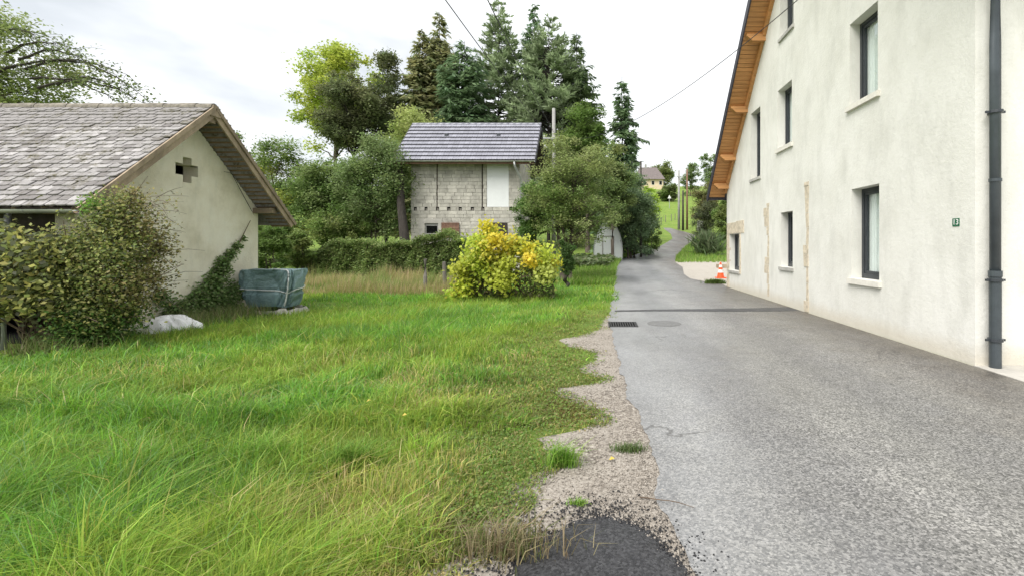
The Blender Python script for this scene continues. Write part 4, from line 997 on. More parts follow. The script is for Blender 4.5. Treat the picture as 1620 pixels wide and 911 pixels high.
# birch at the left behind the barn
bi = deciduous('birch_tree', 'birch with thin hanging twigs behind the mossy barn roof', 'tree', X=-21.9, Y=16, ztop=10.6, zbot=4.8, rx=3.4, ry=2.6, palette=[(.22, .27, .09), (.17, .22, .075), (.28, .32, .12)], seed=36, nclump=70, nleaf=20000, leaf=.13, trunk_r=.16, clr=.27)
mb = MB(); lp = []
for (a, b, c, d, sg) in ((-10, 118, 200, 118, .5), (40, 110, 232, 158, .7), (30, 95, 150, 105, .4), (60, 140, 225, 163, .45), (10, 85, 118, 78, .3), (50, 125, 180, 160, .3), (90, 135, 200, 150, .4), (-20, 60, 60, 60, .3)):
    A, B = P(a, b, 15.5), P(c, d, 15.5); pts = curve(A, B, sg, 9, .06); mb.tube(pts, [.045 * (1 - .9 * k / 8) + .004 for k in range(9)], 5, cap=False)
    for k in range(2, 9):
        for q in range(3):
            e = pts[k] + Vector((random.uniform(.1, .9), random.uniform(-.4, .4), random.uniform(-.6, .15))); tw_ = curve(pts[k], e, .06, 4, .03)
            mb.tube(tw_, [.008, .006, .005, .003], 3, cap=False)
            for w in tw_[1:]:
                for _ in range(5 if k < 6 else 3): lp.append(w + Vector((random.gauss(0, .09), random.gauss(0, .09), random.gauss(0, .09))))
mb.build('hanging_branch', 'bark_dark', bi, recalc=False)
leaves('hanging_leaves', np.array(lp), .10, [(.20, .25, .09), (.15, .20, .07)], bi)

# clipped hedge in front of the block house
def hedge(name, label, poly, Y, dep, palette, n, leaf, seed):
    rng = np.random.default_rng(seed); xs_ = [p[0] for p in poly]; tp = [p[1] for p in poly]
    X = rng.uniform(PX(xs_[0], Y), PX(xs_[-1], Y), n); px = CX + X / Y * F
    top = EYE - (np.interp(px, xs_, tp) - CY) / F * Y; g = H(Y)
    top = top + (fnoise(X, X * 0, 3.5, seed) - .5) * .3 + (fnoise(X, X * 0, 9, seed + 1) - .5) * .15
    ph = rng.uniform(0, 1, n)
    front = rng.uniform(0, 1, n) < .62
    z = np.where(front, g + ph * (top - g), top + rng.normal(0, .07, n))
    bul = .35 * fnoise(X * 1.0, z, 3.2, seed + 2) + .2 * fnoise(X, z, 8, seed + 3)
    y = np.where(front, Y - bul + rng.normal(0, .06, n) + .35 * (np.clip((z - g) / (top - g), 0, 1) ** 3), Y + rng.uniform(-.2, dep, n))
    t = thing(name, label, 'hedge', ((X.min() + X.max()) / 2, Y + dep / 2, g))
    pts = np.stack([X, y, z], 1)
    cl = pal(n, palette, rng) * (.75 + .5 * fnoise(X, z, 2.2, seed + 5))[:, None]
    leaves('foliage', pts, leaf, cl, t, .6, .9, rng)
    mb = MB()
    for k in range(int((X.max() - X.min()) / .35)):
        x = X.min() + .2 + k * .35
        mb.tube(curve((x, Y + dep * .5, g - .1), (x + random.uniform(-.3, .3), Y + dep * .5, g + (top.mean() - g) * .85), 0, 5, .08), [.04, .03, .025, .02, .01], 5)
    mb.build('stems', 'bark_dark', t, recalc=False)
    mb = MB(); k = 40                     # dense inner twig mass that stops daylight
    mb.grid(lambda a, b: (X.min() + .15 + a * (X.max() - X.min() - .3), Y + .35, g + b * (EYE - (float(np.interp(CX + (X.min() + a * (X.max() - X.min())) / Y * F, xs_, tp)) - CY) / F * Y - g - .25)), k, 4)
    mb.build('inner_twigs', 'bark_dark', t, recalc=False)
    return t
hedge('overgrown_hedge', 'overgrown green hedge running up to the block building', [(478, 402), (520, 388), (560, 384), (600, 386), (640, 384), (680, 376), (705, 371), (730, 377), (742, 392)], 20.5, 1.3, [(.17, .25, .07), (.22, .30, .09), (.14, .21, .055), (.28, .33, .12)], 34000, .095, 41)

# yellow vine on the fence
yv = thing('yellow_vine', 'sprawling bright yellow leaved vine on the garden fence', 'vine', (PX(795, 13.6), 13.6, 0))
rng = np.random.default_rng(51)
ctr = [(745, 416), (754, 410), (734, 424), (770, 395), (775, 372), (785, 385), (800, 398), (820, 392), (840, 395), (860, 405), (868, 420), (830, 412), (805, 418), (780, 412), (765, 425), (740, 440), (738, 455), (735, 468), (850, 425), (790, 430), (812, 385), (770, 360), (758, 385), (842, 410), (865, 432), (730, 464), (800, 440)]
C_ = np.array([[PX(x, 13.5), 13.5 + rng.uniform(-.45, .4), PZ(y, 13.5)] for x, y in ctr]); RD = rng.uniform(.28, .48, len(ctr))
pts, kk = clump_points(C_, RD, 8500, rng, .9)
yc = [(.66, .59, .05), (.69, .59, .06), (.54, .57, .06), (.46, .54, .07), (.66, .62, .12)]
ccol = pal(len(ctr), yc, rng, .1); ccol[[15, 16, 17, 25, 18, 24]] = ccol[[15, 16, 17, 25, 18, 24]] * np.array([.75, .9, 1])
leaves('foliage', pts, .10, np.clip(ccol[kk] * rng.uniform(.75, 1.2, (8500, 1)), 0, 1), yv, .95, .3, rng, outward=np.array([0, -.7, 0]))
low = np.stack([rng.uniform(PX(718, 13.5), PX(878, 13.5), 2600), rng.uniform(13.2, 14.1, 2600), rng.uniform(.05, .95, 2600) ** 1.3], 1)
leaves('undergrowth', low, .10, [(.10, .14, .045), (.14, .16, .06), (.18, .16, .08)], yv, .6, .2, rng)
mb = MB()
for k in range(len(ctr)):
    b0 = Vector((PX(random.choice([745, 770, 800, 835]), 13.6), 13.6, 0)); mb.tube(curve(b0, C_[k], .15, 7, .06), [.022, .018, .016, .014, .012, .009, .005], 5, cap=False)
mb.build('stem', 'twig', yv, recalc=False)

# shrubs and creeper on the barn
bs = thing('rambling_shrub', 'rambling shrub with yellowing olive leaves covering the barn corner', 'shrub', (-8.3, 7.0, 0))
rng = np.random.default_rng(61)
zones = []   # px, py, depth, radius, leaf palette index
for (x, y, Yd, r_, k) in ((20, 392, 6.7, .3, 0), (55, 400, 6.6, .32, 0), (15, 430, 6.6, .36, 0), (60, 445, 6.6, .34, 0), (30, 470, 6.6, .28, 0), (75, 478, 6.6, .26, 0), (0, 490, 6.6, .16, 0), (5, 372, 6.8, .2, 0), (90, 420, 6.7, .32, 0), (95, 392, 6.9, .22, 1),
    (-50, 400, 6.7, .34, 0), (-60, 450, 6.6, .36, 0), (-100, 420, 6.7, .34, 0), (-110, 470, 6.6, .3, 0), (-30, 380, 6.8, .28, 0), (115, 400, 6.9, .34, 1), (125, 450, 6.8, .36, 1), (140, 490, 6.9, .36, 1), (120, 520, 6.9, .3, 2), (160, 360, 7.0, .32, 1), (185, 330, 7.05, .28, 1), (205, 345, 7.2, .3, 3), (225, 370, 7.3, .3, 3), (190, 390, 7.0, .36, 1), (230, 410, 7.4, .3, 3), (170, 430, 6.9, .36, 1), (205, 450, 7.1, .34, 3), (235, 440, 7.4, .22, 3), (180, 480, 7.0, .34, 1), (165, 515, 7.0, .3, 2), (200, 500, 7.2, .26, 2), (215, 475, 7.3, .22, 3), (155, 395, 7.0, .32, 1), (150, 325, 6.95, .16, 4), (250, 390, 7.6, .2, 3), (125, 500, 6.8, .25, 2), (210, 310, 7.1, .18, 3), (115, 540, 6.8, .2, 2)):
    zones.append((*P(x, y, Yd), r_, k))
PB = [[(.33, .35, .10), (.44, .42, .13), (.20, .24, .07), (.11, .13, .05), (.08, .09, .04)], [(.22, .27, .07), (.32, .34, .10), (.15, .20, .055), (.37, .36, .13), (.09, .11, .045)], [(.10, .20, .04), (.13, .25, .05), (.08, .14, .035)], [(.34, .29, .12), (.26, .24, .09), (.42, .36, .16), (.22, .24, .075), (.12, .11, .05)], [(.20, .36, .06), (.16, .30, .05)]]
allp, allc = [], []
for (x, y, z, r_, k) in zones:
    n_ = int((600 if k == 0 else 1400) * (r_ / .34) ** 2 * (.75 if k == 3 else 1)); p_, _ = clump_points(np.array([[x, y, z]]), np.array([r_ * 1.08]), n_, rng, 1.0)
    allp.append(p_); allc.append(pal(n_, PB[k], rng, .25))
allp = np.concatenate(allp); allc = np.concatenate(allc); ok = allp[:, 2] > .02
allk = np.concatenate([np.full(int((600 if k == 0 else 1400) * (r_ / .34) ** 2 * (.75 if k == 3 else 1)), .088 if k == 0 else .050) for (x, y, z, r_, k) in zones])
leaves('foliage', allp[ok], allk[ok], allc[ok], bs, .62, .25, rng, outward=np.array([.3, -.5, 0]))
mb = MB()
for (x, y, z, r_, k) in zones:
    for q in range(3):
        b0 = Vector((random.choice([-8.75, -8.3, -8.1]), 7.05 + random.uniform(-.15, .2), 0)); e = Vector((x, y, z)) + Vector((random.gauss(0, r_ * .6), random.gauss(0, r_ * .6), random.gauss(0, r_ * .6)))
        mb.tube(curve(b0, e, .2, 7, .07), [.016, .014, .012, .01, .008, .006, .003], 4, cap=False)
for k in range(60):        # loose twigs sticking out towards the gable
    a = P(random.uniform(200, 250), random.uniform(310, 470), 7.5); e = a + Vector((random.uniform(.1, .5), random.uniform(-.1, .5), random.uniform(-.35, .25))); mb.tube(curve(a, e, .05, 4, .03), [.006, .005, .004, .002], 3, cap=False)
mb.build('branches', 'twig', bs, recalc=False)
tp = np.array([P(random.uniform(220, 285), random.uniform(305, 480), 7.6) for _ in range(420)]) + rng.normal(0, .05, (420, 3))
leaves('outer_leaves', tp, .045, PB[3], bs, .6, .2, rng)
ivy = thing('ivy_creeper', 'green ivy climbing diagonally up the barn gable wall', 'climber', (-8.4, 10.0, 0))
line = [(385, 378), (376, 390), (365, 402), (355, 415), (350, 430), (342, 445), (330, 455), (335, 468), (318, 478), (345, 478), (300, 488), (360, 470), (330, 490), (275, 492), (372, 462), (255, 470), (310, 500), (360, 492)]
C_ = []
for x, y in line:
    Yw = 8.42 * F / (CX - x); C_.append(P(x, y, Yw))
RDv = np.array([.07, .1, .13, .16, .2, .22, .24, .26, .28, .26, .24, .24, .28, .24, .22, .16, .26, .22])
pts, kk = clump_points(np.array(C_), RDv, 9000, rng, 1.1)
pts[:, 0] = np.clip(pts[:, 0], -8.47, 0)
ok = pts[:, 2] > .02
leaves('foliage', pts[ok], .06, [(.15, .25, .07), (.20, .30, .10), (.13, .21, .06), (.25, .30, .14)], ivy, .8, .9, rng, outward=np.array([.6, -.3, 0]))
mb = MB(); mb.tube([(-8.46, 9.6, 0), (-8.46, 10.0, .5), (-8.46, 10.4, 1.1), (-8.46, 10.75, 1.65), (-8.46, 11.1, 2.2)], [.03, .025, .02, .014, .006], 6)
mb.build('stem', 'twig', ivy)

# ================================================================ THINGS IN THE GARDEN
# tarpaulin-covered stack
TX0, TX1, TY0, TY1, TH = -8.36, -7.02, 10.45, 11.15, 1.02
tp_ = thing('tarpaulin_stack', 'stack wrapped in teal tarpaulin tied with white cord beside barn', 'covered stack', ((TX0 + TX1) / 2, (TY0 + TY1) / 2, 0))
_cr = random.Random(3); CREASE = [(_cr.choice([2, 3, 4, 5, 6]) + 0.0, _cr.uniform(-7, 7), _cr.uniform(0, 3.14), _cr.uniform(.012, .035)) for _ in range(9)]
def tfn(a, b):
    th = 2 * math.pi * a; ex = 2 / 6
    cx = math.copysign(abs(math.cos(th)) ** ex, math.cos(th)); cy = math.copysign(abs(math.sin(th)) ** ex, math.sin(th))
    hb = min(1, b / .78)
    sc = np.interp(hb, [0, .1, .3, .5, .9, 1], [.74, .78, .88, .95, 1.0, .985])
    if b > .78: sc *= 1 - (b - .78) / .22
    w = 0
    for (fa, fb, ph, am) in CREASE:
        w -= am * (1 - abs(math.sin(fa * th + fb * hb + ph))) ** 3
    w += .02 * math.sin(3 * th + 5 * hb) + .012 * math.sin(5 * th - 3 * hb + 1)
    w *= (1 if b < .78 else .3)
    if abs(hb - .42) < .07: w -= .02
    z = .16 + (TH - .16) * hb + (.02 * math.sin(3 * th) if b <= .78 else .015 * math.sin(9 * th) * (1 - (b - .78) / .22))
    return ((TX0 + TX1) / 2 + cx * ((TX1 - TX0) / 2 * sc + w), (TY0 + TY1) / 2 + cy * ((TY1 - TY0) / 2 * sc + w), z)
MB().grid(tfn, 220, 60, True).build('tarpaulin', 'tarpaulin', tp_, smooth=True)
def ring(z_off, fn_b, r, name):
    MB().tube([Vector(tfn(k / 80, fn_b(k / 80))) + Vector((tfn(k / 80, .3)[0] - (TX0 + TX1) / 2, tfn(k / 80, .3)[1] - (TY0 + TY1) / 2, 0)).normalized() * .016 for k in range(81)], r, 5, cap=False).build(name, 'cord_white', tp_, smooth=True)
ring(0, lambda t: .36 + .05 * math.sin(4 * math.pi * t + .4), .013, 'cord')
MB().tube([Vector(tfn(.865, b)) + Vector((.01, -.018, 0)) for b in np.linspace(.02, .76, 24)] + [Vector(tfn(.865, b)) + Vector((0, 0, .012)) for b in (.8, .9, .98)], .016, 5).build('cord', 'cord_white', tp_, smooth=True)
MB().grid(lambda a, b: ((TX0 + TX1) / 2 + (1 + .12 * b) * (.62 + .05 * math.sin(17 * a * 6.28)) * math.copysign(abs(math.cos(6.283 * a)) ** .4, math.cos(6.283 * a)), (TY0 + TY1) / 2 + (1 + .12 * b) * (.34 + .04 * math.sin(13 * a * 6.28)) * math.copysign(abs(math.sin(6.283 * a)) ** .4, math.sin(6.283 * a)), .12 * (1 - b) + .03 * math.sin(40 * a)), 90, 6, True).build('loose_skirt', 'concrete', tp_, smooth=True)
# crumpled white sack
sc0 = Vector((-7.92, 8.45, 0))
mb = MB()
def sfn(a, b):
    th = 2 * math.pi * a; q = math.cos(b * math.pi / 2)
    r_ = 1 + .12 * math.sin(3 * th + 1) + .07 * math.sin(7 * th) + .05 * math.sin(15 * th + 9 * b)
    return (sc0.x + .50 * q * r_ * math.cos(th), sc0.y + .32 * q * r_ * math.sin(th), -.02 + .33 * math.sin(b * math.pi / 2) * (1 + .12 * math.sin(5 * th + 3) * q + .07 * math.sin(11 * th + 14 * b) * q))
mb.grid(sfn, 64, 18, True)
one('white_sack', mb, 'white_sack', 'crumpled white sack lying in the grass below the barn wall', 'sack', tuple(sc0), smooth=True)
# fence posts and stakes
def post(name, label, px, ptop, pbot, r_, mat, lean=0, cat='post', n=8):
    g = G(px, pbot); top = Vector((g.x + lean, g.y, PZ(ptop, g.y)))
    mb = MB(); mb.tube([g - Vector((0, 0, .1)), g.lerp(top, .5) + Vector((random.uniform(-.02, .02), 0, 0)), top, top + Vector((0, 0, .015))], [r_ * 1.05, r_, r_ * .95, r_ * .6], n)
    return one(name, mb, mat, label, cat, tuple(g), smooth=False)
post('fence_post', 'weathered wooden fence post in the dry grass by the hedge', 673, 410, 465, .065, 'grey_wood', .0)
post('fence_post', 'weathered wooden fence post right against the yellow vine', 704, 415, 461, .07, 'grey_wood', -.03)
post('garden_stake', 'thin dark green stake standing in front of the yellow vine', 762, 398, 472, .03, 'green_plastic', .02, 'stake')
post('wooden_stake', 'pale wooden stake under the mottled fruit tree', 874, 362, 425, .045, 'grey_wood', 0, 'stake')
post('verge_stake', 'thin grey stake in the verge beside the dark shrub', 1012, 360, 400, .04, 'grey_wood', 0, 'stake')
# poly tunnel
TYn = 31.5; tcx = PX(962, TYn); tr_ = PX(985, TYn) - tcx; tb = H(TYn)
pt_ = thing('poly_tunnel', 'small white plastic poly tunnel behind the mottled fruit tree', 'greenhouse', (tcx, TYn + 1.5, tb))
zt_ = PZ(352, TYn) - tb
arc = lambda u, y: (tcx + tr_ * math.cos(math.pi * u) * (1 + .05 * math.sin(math.pi * u)), y, tb + zt_ * math.sin(math.pi * u) ** .8)
MB().grid(lambda a, b: arc(a, TYn + b * 3.5), 25, 8).build('film', 'poly_film', pt_, smooth=True, recalc=False)
mb = MB(); k_ = 24; mb.face([arc(k / k_, TYn - .002) for k in range(k_ + 1)]); mb.build('end_sheet', 'poly_film', pt_, recalc=False)
for y in (TYn - .03, TYn + 1.15, TYn + 2.3, TYn + 3.5): MB().tube([Vector(arc(k / 20, y)) + Vector((0, 0, .02)) for k in range(21)], .025, 6).build('hoop', 'zinc', pt_, smooth=True)
MB().box(tcx - .4, tcx - .36, TYn - .06, TYn - .02, tb, tb + 1.7).box(tcx + .36, tcx + .4, TYn - .06, TYn - .02, tb, tb + 1.7).box(tcx - .36, tcx + .36, TYn - .058, TYn - .022, tb + 1.66, tb + 1.7).build('door_frame', 'grey_wood', pt_)
# squash bed
n_ = 2600; rng = np.random.default_rng(71)
X_ = rng.uniform(PX(905, 27.5), PX(1000, 28), n_); Y_ = rng.uniform(26, 30.5, n_); Z_ = Hn(Y_) + rng.uniform(.05, .55, n_)
ok = X_ < XL(Y_) - .4
leaves('squash_plants', np.stack([X_, Y_, Z_], 1)[ok], .26, [(.22, .27, .14), (.16, .22, .09), (.28, .31, .18), (.12, .18, .05)], None, .9, 1.6, rng, kind='stuff')
# traffic cone
cg = G(1140, 440)
cone = thing('traffic_cone', 'orange traffic cone with white bands on the pale gravel', 'traffic cone', tuple(cg))
s_ = .70
MB().box(cg.x - .22, cg.x + .22, cg.y - .22, cg.y + .22, cg.z, cg.z + .045).build('base', 'cone_orange', cone)
def cz(t0, t1, mat, nm, e=0):
    ra = .165 * (1 - t0) + .03 * t0 + e; rb = .165 * (1 - t1) + .03 * t1 + e
    MB().tube([(cg.x, cg.y, cg.z + .045 + t0 * s_), (cg.x, cg.y, cg.z + .045 + t1 * s_)], [ra, rb], 20).build(nm, mat, cone, smooth=False)
cz(0, 1, 'cone_orange', 'body'); cz(.30, .50, 'reflective_white', 'band', .004); cz(.66, .82, 'reflective_white', 'band', .004)
g = G(1146, 424)
one('timber_block', MB().box(g.x - .45, g.x + .5, g.y - .15, g.y + .15, g.z, g.z + .22, .02), 'weathered_wood', 'pale timber baulk lying on gravel behind the cone', 'timber', tuple(g))
# drain and manhole
gr = thing('storm_drain', 'rectangular iron storm drain grating at the lane edge', 'drain', (.52, 9.15, .014))
mb = MB()
gx0, gx1, gy0, gy1 = .22, .80, 8.86, 9.42
mb.box(gx0, gx1, gy0, gy0 + .04, .0, .026); mb.box(gx0, gx1, gy1 - .04, gy1, .0, .026); mb.box(gx0, gx0 + .03, gy0 + .04, gy1 - .04, .0, .026); mb.box(gx1 - .03, gx1, gy0 + .04, gy1 - .04, .0, .026)
mb.build('grate_frame', 'cast_iron', gr)
MB().box(gx0 + .03, gx1 - .03, gy0 + .04, gy1 - .04, .0, .017).build('pit', 'dark_room', gr)
for k in range(11):
    x = gx0 + .045 + k * .048; MB().box(x, x + .02, gy0 + .04, gy1 - .04, .0175, .025).build('grate_bar', 'cast_iron', gr)
mh = thing('manhole_cover', 'round grey manhole cover set into the lane', 'manhole cover', (1.36, 9.25, .014))
MB().tube([(1.36, 9.25, .0), (1.36, 9.25, .019)], .34, 40).build('rim', 'iron_cover', mh)
MB().tube([(1.36, 9.25, .001), (1.36, 9.25, .022)], .29, 40).build('lid', 'iron_cover', mh)
# fallen twig and leaves on the lane edge
a, b = G(1012, 792), G(1098, 810)
one('fallen_twig', MB().tube(curve(a + Vector((0, 0, .02)), b + Vector((0, 0, .025)), .01, 8, .008), [.004, .004, .0035, .003, .003, .003, .002, .0015], 5), 'twig', 'thin fallen twig lying across the asphalt edge', 'twig', tuple(a))
for k, (x, y, lb) in enumerate(((583, 655, 'yellow fallen leaf caught in the long green grass'), (968, 731, 'yellow fallen leaf on the sandy verge near the weed tuft'), (640, 679, 'pale fallen leaf on the short clover'))):
    g = G(x, y); z0 = .12 if k != 1 else .02
    mb = MB(); r_ = .022
    mb.face([g + Vector(v) for v in ((-r_, 0, z0), (-.3 * r_, -.6 * r_, z0 + .006), (r_, 0, z0 + .012), (-.2 * r_, .7 * r_, z0 + .02))])
    one('fallen_leaf', mb, 'yellow_leaf', lb, 'leaf', tuple(g))
# poles
def pole(name, label, px, ptop, Y, r_, mat, zb=None, arms=()):
    X = PX(px, Y); zb = H(Y); t = thing(name, label, 'pole', (X, Y, zb))
    MB().tube([(X, Y, zb - .2), (X, Y, PZ(ptop, Y))], [r_ * 1.3, r_ * .85], 8).build('shaft', mat, t, smooth=True)
    for (p0, p1, py) in arms:
        MB().box(PX(p0, Y), PX(p1, Y), Y - r_ - .09, Y - r_ + .01, PZ(py, Y) - .05, PZ(py, Y) + .05).build('cross_arm', 'zinc', t)
        for q in (p0 + 1.5, p1 - 1.5): MB().tube([(PX(q, Y), Y - r_ - .04, PZ(py, Y) + .05), (PX(q, Y), Y - r_ - .04, PZ(py, Y) + .2)], [.035, .045], 8).build('insulator', 'white_panel', t)
    return t
pole('utility_pole', 'tall pale concrete utility pole behind the block building', 876, 172, 32, .13, 'concrete_grey', arms=((860, 886, 220), (861, 879, 234)))
pole('utility_pole', 'thin dark pole rising from the grey green shrub', 1014, 256, 34, .07, 'bark_dark')
pole('utility_pole', 'grey concrete pole nearest the meadow grass', 1074, 270, 70, .16, 'concrete_grey', arms=((1070, 1078, 280),))
pole('utility_pole', 'short dark pole between the grey and brown poles', 1080.5, 302, 69, .14, 'bark_dark')
pole('utility_pole', 'brown wooden pole at the lane bend, beside short dark pole', 1087, 268, 70, .13, 'red_wood')
g = G(1108, 366); one('utility_cabinet', MB().box(g.x - .45, g.x + .45, g.y - .2, g.y + .2, g.z - .1, g.z + 1.5).box(g.x - .5, g.x + .5, g.y - .25, g.y + .25, g.z + 1.5, g.z + 1.58).box(g.x - .4, g.x - .01, g.y - .225, g.y - .2, g.z + .1, g.z + 1.4).box(g.x + .01, g.x + .4, g.y - .225, g.y - .2, g.z + .1, g.z + 1.4), 'concrete_grey', 'grey utility cabinet beside the lane bend poles', 'cabinet', tuple(g))
g = G(1059, 330)
sg = thing('road_sign', 'small triangular road sign on the far meadow edge', 'sign', tuple(g))
MB().tube([g - Vector((0, 0, .2)), Vector((g.x, g.y, PZ(314, g.y)))], .06, 6).build('post', 'zinc', sg)
zt = PZ(309, g.y); w = .4
mb = MB(); mb.prism([(g.x - w, zt - .75), (g.x + w, zt - .75), (g.x, zt)], lambda a, b, d: (a, d, b), g.y - .1, g.y - .06); mb.build('sign_plate', 'reflective_white', sg)
# meadow fence posts
for k, (x, y) in enumerate(((1043, 362), (1046, 356), (1053, 352), (1062, 350), (1068, 349))):
    g = G(x, y); one('meadow_fence_post', MB().tube([g - Vector((0, 0, .1)), g + Vector((0, 0, 1.2))], [.07, .06], 6), 'grey_wood', 'thin wooden post of the far meadow fence', 'post', tuple(g), group='meadow fence posts')
# overhead wires
def wire(label, pts, r_, name='overhead_wire'):
    one(name, MB().tube(pts, r_, 5, cap=False), 'wire', label, 'wire', tuple(pts[0]))
pl = Vector((PX(872, 32), 31.8, PZ(220, 32)))
pl2 = Vector((PX(881, 32), 31.8, PZ(218, 32)))
def to_cam(x0, pole_pt):
    A = Vector((PX(x0, 10.0), 10.0, PZ(0, 10.0))); d = A - pole_pt; B = pole_pt + d * 1.7
    return curve(pole_pt, B, -.35, 24)
wire('dark overhead wire crossing the dark conifer tops', to_cam(722, pl), .012)
wire('dark overhead wire crossing the blue green pine', to_cam(783, pl2), .012)
A = Vector((WX - .02, 9.9, 7.45)); wire('thin cable strung from the white house gable to the concrete pole', curve(A, pl2, -1.3, 28), .011, 'service_cable')
# far house on the hill
FY = 165; fx0, fx1 = PX(1003, FY), PX(1052, FY); gz = H(FY)
fh = thing('far_house', 'distant cream house with brown red roof on the hill', 'house', ((fx0 + fx1) / 2, FY + 4, gz))
ez = PZ(283, FY); rz_ = PZ(262, FY)
MB().box(fx0 + .6, fx1 - .6, FY, FY + 9, gz - 1, ez).build('wall', 'house_cream', fh)
mb = MB(); mb.face([(fx0, FY - .8, ez - .3), (fx1, FY - .8, ez - .3), (fx1 - 2.4, FY + 4.5, rz_), (fx0 + 2.4, FY + 4.5, rz_)]); mb.face([(fx0, FY + 9.8, ez - .3), (fx1, FY + 9.8, ez - .3), (fx1 - 2.4, FY + 4.5, rz_), (fx0 + 2.4, FY + 4.5, rz_)])
mb.face([(fx1, FY - .8, ez - .3), (fx1, FY + 9.8, ez - .3), (fx1 - 2.4, FY + 4.5, rz_)]); mb.face([(fx0, FY - .8, ez - .3), (fx0, FY + 9.8, ez - .3), (fx0 + 2.4, FY + 4.5, rz_)]); mb.face([(fx0, FY - .8, ez - .3), (fx1, FY - .8, ez - .3), (fx1, FY + 9.8, ez - .3), (fx0, FY + 9.8, ez - .3)])
mb.build('roof', 'red_roof', fh)
for px in (1020, 1033, 1045):
    x = PX(px, FY); w_ = MB().box(x - .55, x + .55, FY - .06, FY - .02, PZ(293, FY), PZ(286.5, FY)).build('window', 'white_panel', fh)
    MB().box(x - .45, x + .45, FY - .09, FY - .061, PZ(292.6, FY), PZ(286.9, FY)).build('pane', 'dark_room', w_)
MB().box(PX(1022, FY), PX(1025, FY), FY + 4, FY + 5, rz_ - .8, rz_ + 1.1).build('chimney', 'concrete_grey', fh)

# ================================================================ GRASS
def grass_ok(X, Y, rng):
    y = CY + EYE * F / Y; lim = np.interp(y, ey, ex)
    jx = rng.normal(0, 9, len(X)) + (fnoise(X, Y, 6, 91) - .5) * 30
    px = CX + X / Y * F
    ok = np.where(y > 462, px < lim + np.minimum(jx, 14), X < XL(Y) - .05 + rng.normal(0, .05, len(X)))
    ok &= ~((X < BX) & (Y > BY0 - .1) & (Y < BY1))       # not inside the barn
    ok &= ~((X < -8.9) & (Y > 6.75) & (Y < BY1))
    ok &= ~((X > TX0) & (X < TX1) & (Y > TY0) & (Y < TY1))
    return ok
def blades(X, Y, Hh, W, C, rng, lean=.5, simple_=False, Z=None, dirs=None):
    n = len(X); a = rng.uniform(0, 6.283, n); ld = np.stack([np.cos(a), np.sin(a)], 1)
    wind = np.stack([.55 + 0 * X, -.15 + .5 * (fnoise(X, Y, 1.3, 8) - .5)], 1)
    ld = ld * (.75 if dirs is None else .45) + wind * (fnoise(X, Y, .9, 9)[:, None] * .45) + (0 if dirs is None else dirs); L = (Hh * lean * rng.uniform(.2, 1.5, n))[:, None]
    z0 = Hn(Y) if Z is None else Z
    base = np.stack([X, Y, z0 - .01], 1); sd = np.stack([-np.sin(a + rng.uniform(-1, 1, n)), np.cos(a), np.zeros(n)], 1) * (W / 2)[:, None]
    mid = base + np.stack([ld[:, 0] * L[:, 0] * .28, ld[:, 1] * L[:, 0] * .28, Hh * .62], 1)
    tip = base + np.stack([ld[:, 0] * L[:, 0], ld[:, 1] * L[:, 0], Hh * rng.uniform(.72, 1.0, n)], 1)
    if simple_:
        V = np.stack([base - sd, base + sd, tip], 1).reshape(-1, 3); F3 = np.arange(n * 3).reshape(-1, 3); return V, F3, np.repeat(C, 3, axis=0)
    V = np.stack([base - sd, base + sd, mid - sd * .8, mid + sd * .8, tip], 1).reshape(-1, 3)
    k = np.arange(n)[:, None] * 5
    F3 = np.concatenate([k + np.array([[0, 1, 3]]), k + np.array([[0, 3, 2]]), k + np.array([[2, 3, 4]])], 1).reshape(-1, 3)
    return V, F3, np.repeat(C, 5, axis=0)
